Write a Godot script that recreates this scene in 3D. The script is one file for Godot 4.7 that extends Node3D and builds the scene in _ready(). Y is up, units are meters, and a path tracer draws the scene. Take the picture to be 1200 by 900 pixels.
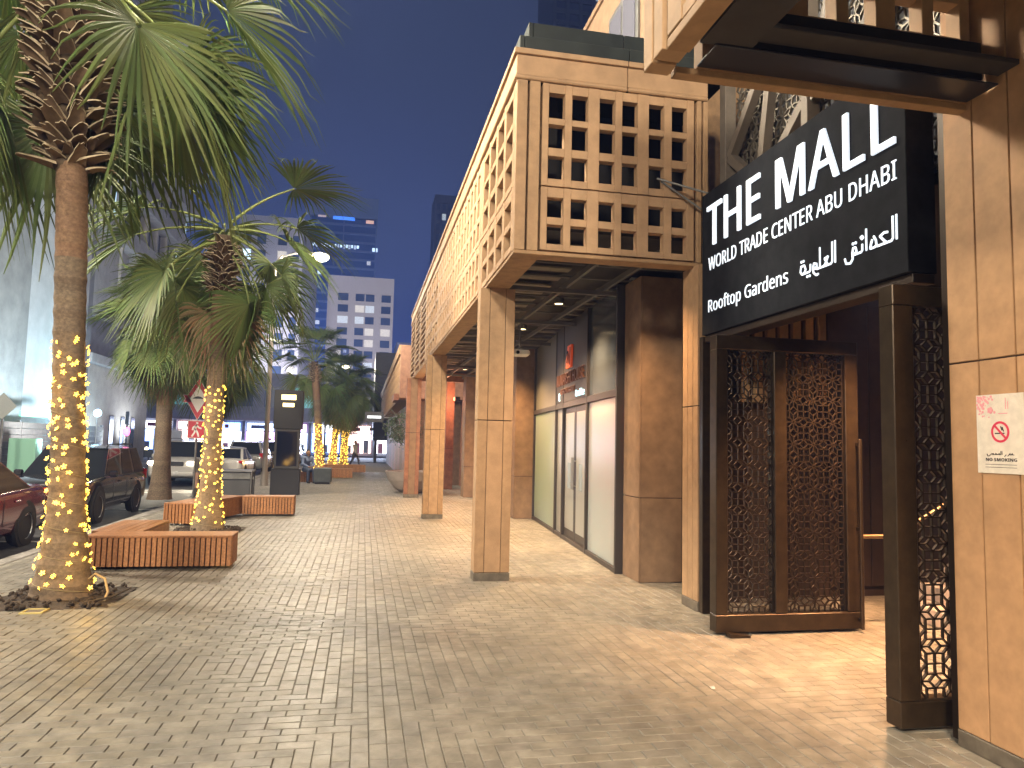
extends Node3D

# ---------------------------------------------------------------- mesh builder
class MB:
	var v := PackedVector3Array()
	var n := PackedVector3Array()
	var c := PackedColorArray()
	var col := Color(1, 1, 1)
	func tri_n(a: Vector3, b: Vector3, d: Vector3, na: Vector3, nb: Vector3, nd: Vector3) -> void:
		# emitted clockwise as seen from the side of the normal
		if (b - a).cross(d - a).dot(na + nb + nd) > 0.0:
			v.append(a); v.append(d); v.append(b)
			n.append(na); n.append(nd); n.append(nb)
		else:
			v.append(a); v.append(b); v.append(d)
			n.append(na); n.append(nb); n.append(nd)
		c.append(col); c.append(col); c.append(col)
	func tri(a: Vector3, b: Vector3, d: Vector3, hint: Vector3) -> void:
		var nn := (b - a).cross(d - a)
		if nn.length_squared() < 1e-16:
			return
		nn = nn.normalized()
		if nn.dot(hint) < 0.0:
			nn = -nn
		tri_n(a, b, d, nn, nn, nn)
	func quad(a: Vector3, b: Vector3, d: Vector3, e: Vector3, hint: Vector3) -> void:
		tri(a, b, d, hint)
		tri(a, d, e, hint)
	func box(ctr: Vector3, s: Vector3, tf := Transform3D()) -> void:
		var h := s * 0.5
		for a in 3:
			var u := (a + 1) % 3
			var w := (a + 2) % 3
			for sg in [-1.0, 1.0]:
				var p := []
				for q in [[-1, -1], [1, -1], [1, 1], [-1, 1]]:
					var k := Vector3()
					k[a] = sg * h[a]; k[u] = q[0] * h[u]; k[w] = q[1] * h[w]
					p.append(tf * (ctr + k))
				var hint := Vector3(); hint[a] = sg
				quad(p[0], p[1], p[2], p[3], tf.basis * hint)
	func span(a: Vector3, b: Vector3) -> void:   # box between two corners
		box((a + b) * 0.5, (b - a).abs())
	func bspan(a: Vector3, b: Vector3, r := 0.004) -> void:
		bevel((a + b) * 0.5, (b - a).abs(), r)
	func bevel(ctr: Vector3, s: Vector3, r: float, tf := Transform3D()) -> void:
		var h := s * 0.5
		r = minf(r, minf(h.x, minf(h.y, h.z)) * 0.9)
		for a in 3:
			var u := (a + 1) % 3
			var w := (a + 2) % 3
			for sg in [-1.0, 1.0]:
				var p := []
				for q in [[-1, -1], [1, -1], [1, 1], [-1, 1]]:
					var k := Vector3()
					k[a] = sg * h[a]; k[u] = q[0] * (h[u] - r); k[w] = q[1] * (h[w] - r)
					p.append(tf * (ctr + k))
				var hint := Vector3(); hint[a] = sg
				quad(p[0], p[1], p[2], p[3], tf.basis * hint)
			for su in [-1.0, 1.0]:
				for sw in [-1.0, 1.0]:
					var p := []
					for q in [[-1, 0], [1, 0], [1, 1], [-1, 1]]:
						var k := Vector3()
						k[a] = q[0] * (h[a] - r)
						k[u] = su * (h[u] - (r if q[1] else 0.0)); k[w] = sw * (h[w] - (0.0 if q[1] else r))
						p.append(tf * (ctr + k))
					var hint := Vector3(); hint[u] = su; hint[w] = sw
					quad(p[0], p[1], p[2], p[3], tf.basis * hint)
		for sx in [-1.0, 1.0]:
			for sy in [-1.0, 1.0]:
				for sz in [-1.0, 1.0]:
					var k := Vector3(sx * h.x, sy * h.y, sz * h.z)
					tri(tf * (ctr + k - Vector3(0, sy * r, sz * r)), tf * (ctr + k - Vector3(sx * r, 0, sz * r)), tf * (ctr + k - Vector3(sx * r, sy * r, 0)), tf.basis * k)
	func bar(a: Vector3, b: Vector3, w: float, d: float, face: Vector3) -> void:   # flat bar from a to b; w across, d along face
		var x := (b - a)
		var l := x.length()
		if l < 1e-5:
			return
		x /= l
		var z := (face - x * face.dot(x)).normalized()
		box(Vector3(), Vector3(l, w, d), Transform3D(Basis(x, z.cross(x), z), (a + b) * 0.5))
	func tube(p: Array, r: Array, sides := 10, cap := true) -> void:
		var rings := []
		var nrm := []
		var up := Vector3(0.31, 0.1, 0.95).normalized()
		for i in p.size():
			var t: Vector3 = (p[mini(i + 1, p.size() - 1)] - p[maxi(i - 1, 0)])
			t = t.normalized()
			var x := (up - t * up.dot(t))
			if x.length() < 0.05:
				x = Vector3(1, 0, 0) - t * t.x
			x = x.normalized()
			up = x
			var y := t.cross(x)
			var ring := PackedVector3Array()
			var rn := PackedVector3Array()
			for k in sides:
				var an := TAU * k / sides
				var d := x * cos(an) + y * sin(an)
				ring.append(p[i] + d * r[i]); rn.append(d)
			rings.append(ring); nrm.append(rn)
		for i in p.size() - 1:
			for k in sides:
				var k2 := (k + 1) % sides
				tri_n(rings[i][k], rings[i][k2], rings[i + 1][k2], nrm[i][k], nrm[i][k2], nrm[i + 1][k2])
				tri_n(rings[i][k], rings[i + 1][k2], rings[i + 1][k], nrm[i][k], nrm[i + 1][k2], nrm[i + 1][k])
		if cap:
			for e in [0, p.size() - 1]:
				var o: Vector3 = p[1] - p[0] if e else p[0] - p[1]
				if e: o = p[e] - p[e - 1]
				for k in sides:
					tri(p[e], rings[e][k], rings[e][(k + 1) % sides], o)
	func grid(rows: Array, close_u := false, out := Vector3.ZERO, inside := Vector3.INF) -> void:
		# smooth surface through rows of points; normals point away from `inside` (or along `out`)
		var nu: int = rows[0].size()
		var nv := rows.size()
		var nn := []
		for j in nv:
			var r := PackedVector3Array()
			for i in nu:
				var i0 := (i - 1 + nu) % nu if close_u else maxi(i - 1, 0)
				var i1 := (i + 1) % nu if close_u else mini(i + 1, nu - 1)
				var a: Vector3 = rows[j][i1] - rows[j][i0]
				var b: Vector3 = rows[mini(j + 1, nv - 1)][i] - rows[maxi(j - 1, 0)][i]
				var k := a.cross(b).normalized()
				var h: Vector3 = out if inside == Vector3.INF else rows[j][i] - inside
				if k.dot(h) < 0.0:
					k = -k
				r.append(k)
			nn.append(r)
		for j in nv - 1:
			for i in (nu if close_u else nu - 1):
				var i1 := (i + 1) % nu
				tri_n(rows[j][i], rows[j][i1], rows[j + 1][i1], nn[j][i], nn[j][i1], nn[j + 1][i1])
				tri_n(rows[j][i], rows[j + 1][i1], rows[j + 1][i], nn[j][i], nn[j + 1][i1], nn[j + 1][i])
	func sphere(ctr: Vector3, r: Vector3, seg := 10, rings := 6) -> void:
		var rows := []
		for j in rings + 1:
			var t := PI * j / rings
			var row := PackedVector3Array()
			for i in seg:
				var a := TAU * i / seg
				row.append(Vector3(sin(t) * cos(a), cos(t), sin(t) * sin(a)))
			rows.append(row)
		for j in rings:
			for i in seg:
				var i1 := (i + 1) % seg
				var q := [rows[j][i], rows[j][i1], rows[j + 1][i1], rows[j + 1][i]]
				var w := []
				var m := []
				for k in q:
					w.append(ctr + k * r); m.append((k / r).normalized())
				if j > 0:
					tri_n(w[0], w[1], w[2], m[0], m[1], m[2])
				if j < rings - 1:
					tri_n(w[0], w[2], w[3], m[0], m[2], m[3])
	func lathe(prof: Array, sides := 24, ctr := Vector3.ZERO, basis := Basis()) -> void:   # prof: Vector2(radius, height)
		for i in prof.size() - 1:
			var a: Vector2 = prof[i]
			var b: Vector2 = prof[i + 1]
			var d := b - a
			var pn := Vector2(d.y, -d.x).normalized()
			for k in sides:
				var t0 := TAU * k / sides
				var t1 := TAU * (k + 1) / sides
				var d0 := Vector3(cos(t0), 0, sin(t0))
				var d1 := Vector3(cos(t1), 0, sin(t1))
				var up := Vector3(0, 1, 0)
				var n0 := basis * (d0 * pn.x + up * pn.y)
				var n1 := basis * (d1 * pn.x + up * pn.y)
				var p := [ctr + basis * (d0 * a.x + up * a.y), ctr + basis * (d1 * a.x + up * a.y), ctr + basis * (d1 * b.x + up * b.y), ctr + basis * (d0 * b.x + up * b.y)]
				if a.x > 1e-5:
					tri_n(p[0], p[1], p[2], n0, n1, n1)
				if b.x > 1e-5:
					tri_n(p[0], p[2], p[3], n0, n1, n0)
	func prism(poly: PackedVector2Array, depth: float, tf: Transform3D) -> void:   # polygon in xy, thickness along z from 0 to depth
		var idx := Geometry2D.triangulate_polygon(poly)
		for z in [0.0, depth]:
			for k in range(0, idx.size(), 3):
				var q := []
				for e in 3:
					q.append(tf * Vector3(poly[idx[k + e]].x, poly[idx[k + e]].y, z))
				tri(q[0], q[1], q[2], tf.basis * Vector3(0, 0, 1 if z > 0 else -1))
		var ccw := not Geometry2D.is_polygon_clockwise(poly)
		for k in poly.size():
			var a := poly[k]
			var b := poly[(k + 1) % poly.size()]
			var o := Vector3(b.y - a.y, a.x - b.x, 0) * (1.0 if ccw else -1.0)
			quad(tf * Vector3(a.x, a.y, 0), tf * Vector3(b.x, b.y, 0), tf * Vector3(b.x, b.y, depth), tf * Vector3(a.x, a.y, depth), tf.basis * o)
	func mesh() -> ArrayMesh:
		var arr := []
		arr.resize(Mesh.ARRAY_MAX)
		arr[Mesh.ARRAY_VERTEX] = v
		arr[Mesh.ARRAY_NORMAL] = n
		arr[Mesh.ARRAY_COLOR] = c
		var m := ArrayMesh.new()
		m.add_surface_from_arrays(Mesh.PRIMITIVE_TRIANGLES, arr)
		return m

# ---------------------------------------------------------------- scene helpers
var taken := {}
var rng := RandomNumberGenerator.new()
var M := {}

func numbered(s: String) -> String:
	var k: int = taken.get(s, 0)
	taken[s] = k + 1
	return s if k == 0 else "%s_%03d" % [s, k]

func tag(o: Node, label: String, category: String, group := "") -> Node:
	o.set_meta("label", label)
	o.set_meta("category", category)
	if group:
		o.set_meta("group", group)
	return o

func thing(called: String, label: String, category: String, at := Vector3.ZERO, turn := 0.0, group := "") -> Node3D:
	var o := Node3D.new()
	o.name = numbered(called)
	add_child(o)
	o.position = at
	o.rotation.y = turn
	tag(o, label, category, group)
	return o

func inst(called: String, mesh: Mesh, m: Material, parent: Node, tf := Transform3D()) -> MeshInstance3D:
	var o := MeshInstance3D.new()
	o.mesh = mesh
	o.material_override = m
	o.transform = tf
	if parent == self:
		o.name = numbered(called)
	else:
		var k := 0
		var key := "@@%d/%s" % [parent.get_instance_id(), called]
		k = taken.get(key, 0)
		taken[key] = k + 1
		o.name = called if k == 0 else "%s_%03d" % [called, k]
	parent.add_child(o, true)
	return o

func obj(called: String, b: MB, m: Material, parent: Node = self) -> MeshInstance3D:
	return inst(called, b.mesh(), m, parent)

func struct(called: String, b: MB, m: Material) -> MeshInstance3D:
	var o := obj(called, b, m)
	o.set_meta("kind", "structure")
	return o

func boxpart(called: String, a: Vector3, b: Vector3, m: Material, parent: Node, r := 0.004) -> MeshInstance3D:
	var k := MB.new()
	k.bspan(a, b, r)
	return obj(called, k, m, parent)

func omni(called: String, at: Vector3, colr: Color, e: float, size := 0.1, parent: Node = self) -> OmniLight3D:
	var l := OmniLight3D.new()
	l.name = numbered(called)
	l.position = at
	l.light_color = colr
	l.light_energy = e
	l.light_size = size
	l.omni_range = 60.0
	l.omni_attenuation = 2.0
	l.shadow_enabled = true
	parent.add_child(l)
	return l

func spot(called: String, at: Vector3, towards: Vector3, colr: Color, e: float, angle := 60.0, soft := 0.5, size := 0.08, parent: Node = self) -> SpotLight3D:
	var l := SpotLight3D.new()
	l.name = numbered(called)
	var z := -towards.normalized()
	var x := (Vector3(0, 1, 0).cross(z) if absf(z.y) < 0.98 else Vector3(1, 0, 0).cross(z)).normalized()
	l.transform = Transform3D(Basis(x, z.cross(x), z), at)
	l.light_color = colr
	l.light_energy = e
	l.light_size = size
	l.spot_angle = angle
	l.spot_angle_attenuation = soft
	l.spot_range = 60.0
	l.spot_attenuation = 2.0
	l.shadow_enabled = true
	parent.add_child(l)
	return l

func area(called: String, at: Vector3, towards: Vector3, size: Vector2, colr: Color, e: float) -> void:
	var l := AreaLight3D.new()
	l.name = numbered(called)
	var z := -towards.normalized()
	var x := (Vector3(0, 1, 0).cross(z) if absf(z.y) < 0.98 else Vector3(1, 0, 0).cross(z)).normalized()
	l.transform = Transform3D(Basis(x, z.cross(x), z), at)
	l.area_size = size
	l.light_color = colr
	l.light_energy = e
	l.shadow_enabled = true
	add_child(l)

var ntexs := {}
func ntex(freq: float, oct: int, lo: float, hi: float, sd: int, kind := 0) -> NoiseTexture2D:
	var key := "%s %s %s %s %s %s" % [freq, oct, lo, hi, sd, kind]
	if ntexs.has(key):
		return ntexs[key]
	var f := FastNoiseLite.new()
	f.noise_type = [FastNoiseLite.TYPE_SIMPLEX_SMOOTH, FastNoiseLite.TYPE_CELLULAR, FastNoiseLite.TYPE_VALUE][kind]
	f.frequency = freq
	f.seed = sd
	f.fractal_octaves = oct
	f.fractal_gain = 0.6
	var g := Gradient.new()
	g.set_color(0, Color(lo, lo, lo))
	g.set_color(1, Color(hi, hi, hi))
	var t := NoiseTexture2D.new()
	t.width = 512
	t.height = 512
	t.seamless = true
	t.noise = f
	t.color_ramp = g
	ntexs[key] = t
	return t

func mat(lin: Color, rough := 0.8, o := {}) -> StandardMaterial3D:
	# lin: linear base colour. o: vary, scale, bump, metal, spec, emit, energy, vcol, alpha, coat, back
	var m := StandardMaterial3D.new()
	var a: float = o.get("alpha", 1.0)
	var s := lin.linear_to_srgb()
	s.a = a
	m.albedo_color = s
	m.roughness = rough
	m.metallic = o.get("metal", 0.0)
	m.metallic_specular = o.get("spec", 0.5)
	if o.get("vcol", false):
		m.vertex_color_use_as_albedo = true
	if a < 1.0:
		m.transparency = BaseMaterial3D.TRANSPARENCY_ALPHA
	if o.has("vary"):
		var vary: float = o.vary
		var f: float = o.get("freq", 0.012)
		m.albedo_texture = ntex(f, 5, 1.0 - vary, 1.0, o.get("seed", 3))
		m.uv1_triplanar = true
		m.uv1_world_triplanar = o.get("world", true)
		m.uv1_scale = Vector3.ONE * o.get("scale", 0.5)
		if o.get("rvar", 0.0) > 0.0:
			m.roughness_texture = ntex(0.02, 4, 1.0 - o.rvar, 1.0, 11)
			m.roughness_texture_channel = BaseMaterial3D.TEXTURE_CHANNEL_RED
	if o.get("bump", 0.0) > 0.0:
		m.heightmap_enabled = true
		m.heightmap_texture = ntex(o.get("bfreq", 0.05), 4, 0.0, 1.0, 7)
		m.heightmap_scale = o.bump
		m.uv1_triplanar = true
		m.uv1_world_triplanar = o.get("world", true)
		if not o.has("vary"):
			m.uv1_scale = Vector3.ONE * o.get("scale", 0.5)
	if o.has("emit"):
		m.emission_enabled = true
		m.emission = o.emit
		m.emission_energy_multiplier = o.get("energy", 1.0)
	if o.has("coat"):
		m.clearcoat_enabled = true
		m.clearcoat = o.coat
		m.clearcoat_roughness = 0.05
	if o.has("back"):
		m.backlight_enabled = true
		m.backlight = o.back
	return m

func letters(text: String, parent: Node, origin: Vector3, right: Vector3, up: Vector3, width: float, cap: float, depth: float, m: Material, bold := true, called := "letter") -> void:
	# one mesh per character, from origin (left end of the baseline) along `right`
	var f := SystemFont.new()
	f.font_names = PackedStringArray(["Droid Sans"])
	f.font_weight = 700 if bold else 400
	var probe := TextMesh.new()
	probe.font = f
	probe.font_size = 64
	probe.pixel_size = 0.01
	probe.depth = 0.01
	probe.text = "H"
	probe.horizontal_alignment = HORIZONTAL_ALIGNMENT_LEFT
	probe.vertical_alignment = VERTICAL_ALIGNMENT_BOTTOM
	var ph := probe.get_aabb()
	var total := f.get_string_size(text, HORIZONTAL_ALIGNMENT_LEFT, -1, 64).x * 0.01
	var sx := width / total
	var sy := cap / ph.size.y
	var out := right.cross(up)
	var made := {}
	for i in text.length():
		if text[i] == " ":
			continue
		var x := f.get_string_size(text.left(i), HORIZONTAL_ALIGNMENT_LEFT, -1, 64).x * 0.01
		if not made.has(text[i]):
			var t: TextMesh = probe.duplicate()
			t.text = text[i]
			made[text[i]] = t
		var tf := Transform3D(Basis(right * sx, up * sy, out * (depth / 0.01)), origin + right * (x * sx) - up * (ph.position.y * sy) + out * depth * 0.5)
		inst(called, made[text[i]], m, parent, tf)

func strokes(b: MB, list: Array, tf: Transform3D, w: float, d: float) -> void:
	# list: polylines of Vector2 in a plane, laid as flat round-ended bars
	for pl in list:
		for i in pl.size() - 1:
			var a: Vector2 = pl[i]
			var e: Vector2 = pl[i + 1]
			var dd := (e - a)
			if dd.length() < 1e-6:
				continue
			dd = dd.normalized()
			var nn := Vector2(-dd.y, dd.x) * w * 0.5
			var ex := dd * w * 0.28
			b.prism(PackedVector2Array([a - ex - nn * 0.7, a - nn, e - nn, e + ex - nn * 0.7, e + ex + nn * 0.7, e + nn, a + nn, a - ex + nn * 0.7]), d + 0.0007 * (i % 3), tf)

func dot(b: MB, p: Vector2, r: float, tf: Transform3D, d: float) -> void:
	var q := PackedVector2Array()
	for k in 8:
		q.append(p + Vector2(cos(TAU * k / 8), sin(TAU * k / 8)) * r)
	b.prism(q, d, tf)

# ---------------------------------------------------------------- the place
func _ready() -> void:
	rng.seed = 20240
	setup_view()
	make_materials()
	make_ground()
	make_mall()
	make_gate()
	make_shop()
	make_near_canopy()
	make_far_mall()
	make_left_side()
	make_far_city()
	make_street_things()
	make_palms()
	make_cars()
	make_people()
	make_lights()

func setup_view() -> void:
	var cam := Camera3D.new()
	cam.name = "camera"
	cam.fov = 55.24
	cam.near = 0.1
	cam.far = 3000.0
	cam.transform = Transform3D(Basis(Vector3(0.97977441, 0.02261373, 0.19882333), Vector3(-0.03844352, 0.99635721, 0.07612093), Vector3(-0.19637768, -0.08222481, 0.97707466)).orthonormalized(), Vector3(0, 1.7, 0))
	add_child(cam)
	cam.current = true
	var env := Environment.new()
	env.background_mode = Environment.BG_SKY
	var sky := Sky.new()
	var sm := ProceduralSkyMaterial.new()
	sm.sky_top_color = Color(0.15, 0.18, 0.248)
	sm.sky_horizon_color = Color(0.315, 0.375, 0.58)
	sm.sky_curve = 0.22
	sm.ground_bottom_color = Color(0.1, 0.1, 0.12)
	sm.ground_horizon_color = Color(0.2, 0.22, 0.3)
	sm.sun_angle_max = 0.0
	sky.sky_material = sm
	env.sky = sky
	env.ambient_light_source = Environment.AMBIENT_SOURCE_SKY
	env.background_energy_multiplier = 1.0
	env.tonemap_mode = Environment.TONE_MAPPER_LINEAR
	env.tonemap_exposure = 1.15
	env.fog_enabled = true
	env.fog_density = 0.0013
	env.fog_light_color = Color(0.5, 0.6, 0.9)
	env.sdfgi_enabled = true
	env.ssao_enabled = true
	env.ssil_enabled = true
	var we := WorldEnvironment.new()
	we.name = "environment"
	we.environment = env
	add_child(we)

const WARM := Color(1.0, 0.80, 0.58)
const LAMP := Color(1.0, 0.945, 0.85)

func make_lights() -> void:
	# street lamps along the kerb, the first two out of view, light pavement and facade; the fittings are built in street_lamp()
	for s in [[8.0, 245.0], [-10.0, 150.0], [-28.0, 110.0], [-70.0, 80.0]]:
		street_lamp(s[0], s[1])
	unseen_road_lamp(7.0, 300.0)
	unseen_road_lamp(-13.0, 290.0)

func make_materials() -> void:
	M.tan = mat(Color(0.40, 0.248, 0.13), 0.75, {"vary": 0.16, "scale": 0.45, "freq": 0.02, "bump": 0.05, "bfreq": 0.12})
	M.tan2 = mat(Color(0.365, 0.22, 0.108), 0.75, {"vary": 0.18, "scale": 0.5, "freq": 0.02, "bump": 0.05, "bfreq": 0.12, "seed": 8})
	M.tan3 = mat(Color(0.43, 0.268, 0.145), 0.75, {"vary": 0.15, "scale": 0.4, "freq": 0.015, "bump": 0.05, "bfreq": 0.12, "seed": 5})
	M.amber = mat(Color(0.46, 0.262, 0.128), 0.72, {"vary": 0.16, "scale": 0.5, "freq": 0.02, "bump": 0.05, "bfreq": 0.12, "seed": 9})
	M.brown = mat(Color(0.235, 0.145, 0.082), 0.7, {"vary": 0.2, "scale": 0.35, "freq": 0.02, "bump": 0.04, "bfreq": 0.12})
	M.copper = mat(Color(0.30, 0.13, 0.07), 0.6, {"vary": 0.3, "scale": 0.5})
	M.plinth = mat(Color(0.20, 0.17, 0.13), 0.5, {"vary": 0.3, "scale": 0.8, "metal": 0.3})
	M.joint = mat(Color(0.05, 0.03, 0.02), 0.9)
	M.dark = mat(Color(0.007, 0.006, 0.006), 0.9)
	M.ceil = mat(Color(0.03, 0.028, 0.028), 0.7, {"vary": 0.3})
	M.ceilbar = mat(Color(0.10, 0.095, 0.09), 0.6)
	M.board = mat(Color(0.20, 0.175, 0.13), 0.7, {"vary": 0.25, "scale": 0.8})
	M.bronze = mat(Color(0.06, 0.04, 0.022), 0.38, {"metal": 0.6, "vary": 0.25, "scale": 0.9, "rvar": 0.3})
	M.bronze2 = mat(Color(0.033, 0.022, 0.014), 0.45, {"metal": 0.5})
	M.signface = mat(Color(0.022, 0.024, 0.029), 0.75, {"spec": 0.15, "vary": 0.25, "scale": 0.6})
	M.parapet = mat(Color(0.035, 0.042, 0.036), 0.4, {"vary": 0.3, "scale": 0.3})
	M.letter = mat(Color(0.7, 0.72, 0.74), 0.4, {"emit": Color(0.90, 0.95, 1.0), "energy": 0.85})
	M.letter2 = mat(Color(0.7, 0.72, 0.74), 0.4, {"emit": Color(0.8, 0.88, 0.95), "energy": 0.75})
	M.steel = mat(Color(0.42, 0.42, 0.42), 0.32, {"metal": 0.9})
	M.grey_metal = mat(Color(0.22, 0.22, 0.21), 0.45, {"metal": 0.6, "vary": 0.2})
	M.black = mat(Color(0.012, 0.012, 0.014), 0.35)
	M.blackmatte = mat(Color(0.015, 0.015, 0.016), 0.8)
	M.asphalt = mat(Color(0.055, 0.055, 0.058), 0.75, {"vary": 0.4, "scale": 0.35, "freq": 0.03, "bump": 0.6, "bfreq": 0.2})
	M.kerb = mat(Color(0.33, 0.31, 0.28), 0.85, {"vary": 0.3, "scale": 0.6, "bump": 0.1})
	M.slab = mat(Color(0.27, 0.25, 0.205), 0.9, {"vary": 0.35, "scale": 0.5, "bump": 0.2})
	M.bricks = mat(Color(1, 1, 1), 0.6, {"vcol": true, "vary": 0.3, "scale": 0.4, "freq": 0.02, "bump": 0.1, "bfreq": 0.15, "rvar": 0.35})
	for m in [M.bricks]:
		m.detail_enabled = true
		m.detail_albedo = ntex(0.008, 6, 0.8, 1.0, 41)
		m.detail_blend_mode = BaseMaterial3D.BLEND_MODE_MUL
		m.detail_uv_layer = BaseMaterial3D.DETAIL_UV_2
		m.uv2_triplanar = true
		m.uv2_world_triplanar = true
		m.uv2_scale = Vector3.ONE * 0.085
	M.paint_white = mat(Color(0.7, 0.7, 0.68), 0.7, {"vary": 0.35, "scale": 0.8})
	M.wood = mat(Color(0.52, 0.23, 0.085), 0.5, {"vary": 0.35, "scale": 1.4, "freq": 0.03})
	M.wood2 = mat(Color(0.45, 0.195, 0.072), 0.5, {"vary": 0.35, "scale": 1.4, "freq": 0.03, "seed": 6})
	M.soil = mat(Color(0.09, 0.065, 0.045), 0.95, {"vary": 0.5, "scale": 1.5, "bump": 1.0, "bfreq": 0.12})
	M.lampglow = mat(Color(0.9, 0.9, 0.85), 0.4, {"emit": Color(1.0, 0.93, 0.72), "energy": 14.0})
	M.down = mat(Color(0.9, 0.85, 0.7), 0.4, {"emit": Color(1.0, 0.88, 0.66), "energy": 6.0})
	M.frost = mat(Color(0.30, 0.32, 0.31), 0.3, {"back": Color(0.75, 0.75, 0.75)})
	M.whitewall = mat(Color(0.5, 0.5, 0.48), 0.9)
	M.stone = mat(Color(0.42, 0.36, 0.32), 0.7, {"vary": 0.25, "scale": 0.6})

# ---------------------------------------------------------------- ground
func make_ground() -> void:
	var b := MB.new()
	b.span(Vector3(-900, -0.6, -1500), Vector3(900, -0.2, 300))
	struct("ground", b, mat(Color(0.09, 0.085, 0.08), 0.95, {"vary": 0.3, "scale": 0.05}))
	b = MB.new()
	b.span(Vector3(-13.2, -0.19, -96), Vector3(-4.72, -0.13, 30))
	b.span(Vector3(-60, -0.19, -96), Vector3(-13.2, -0.13, -66))
	b.span(Vector3(-4.72, -0.19, -96), Vector3(40, -0.13, -66))
	struct("road", b, M.asphalt)
	b = MB.new()
	for k in 7:
		var z0 := -14.0 - k * 6.0
		b.span(Vector3(-7.35, -0.126, z0 - 0.06), Vector3(-4.9, -0.122, z0 + 0.06))
	b.span(Vector3(-5.02, -0.126, -60), Vector3(-4.92, -0.1225, 20))
	var pm := struct("road_marking", b, M.paint_white)
	# pavement: a bed, 300 bricks of their own, the rest as one mass
	b = MB.new()
	b.span(Vector3(-4.5, -0.5, -60), Vector3(9.0, -0.0068, 12))
	var pave := struct("pavement", b, M.slab)
	var kb := struct("kerb", slab_box(Vector3(-4.73, -0.4, -60), Vector3(-4.5, -0.02, 12)), M.kerb)
	for i in 44:
		var z := 2.0 - i * 1.0
		boxpart("kerb_stone", Vector3(-4.735, -0.3, z - 0.994), Vector3(-4.505, 0.004, z), M.kerb, kb, 0.015)
	b = MB.new()
	b.span(Vector3(-18, -0.5, -66), Vector3(-13.2, 0.0, 12))
	struct("far_pavement", b, M.slab)
	lay_bricks(pave)

func brick_mesh(sd: int) -> ArrayMesh:
	var b := MB.new()
	var r := RandomNumberGenerator.new()
	r.seed = sd
	var hx := 0.0982 + r.randf_range(-0.0008, 0.0008)
	var hz := 0.0481 + r.randf_range(-0.0008, 0.0008)
	var ch := 0.004
	var top := []
	var mid := []
	var low := []
	for q in [[-1, -1], [1, -1], [1, 1], [-1, 1]]:
		top.append(Vector3(q[0] * (hx - ch), r.randf_range(-0.0008, 0.0008), q[1] * (hz - ch)))
		mid.append(Vector3(q[0] * hx, -0.005, q[1] * hz))
		low.append(Vector3(q[0] * hx, -0.02, q[1] * hz))
	b.quad(top[0], top[1], top[2], top[3], Vector3.UP)
	for k in 4:
		var k2 := (k + 1) % 4
		var o: Vector3 = mid[k] + mid[k2]
		b.quad(top[k], top[k2], mid[k2], mid[k], o + Vector3(0, 0.05, 0))
		b.quad(mid[k], mid[k2], low[k2], low[k], o)
	return b.mesh()

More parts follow.
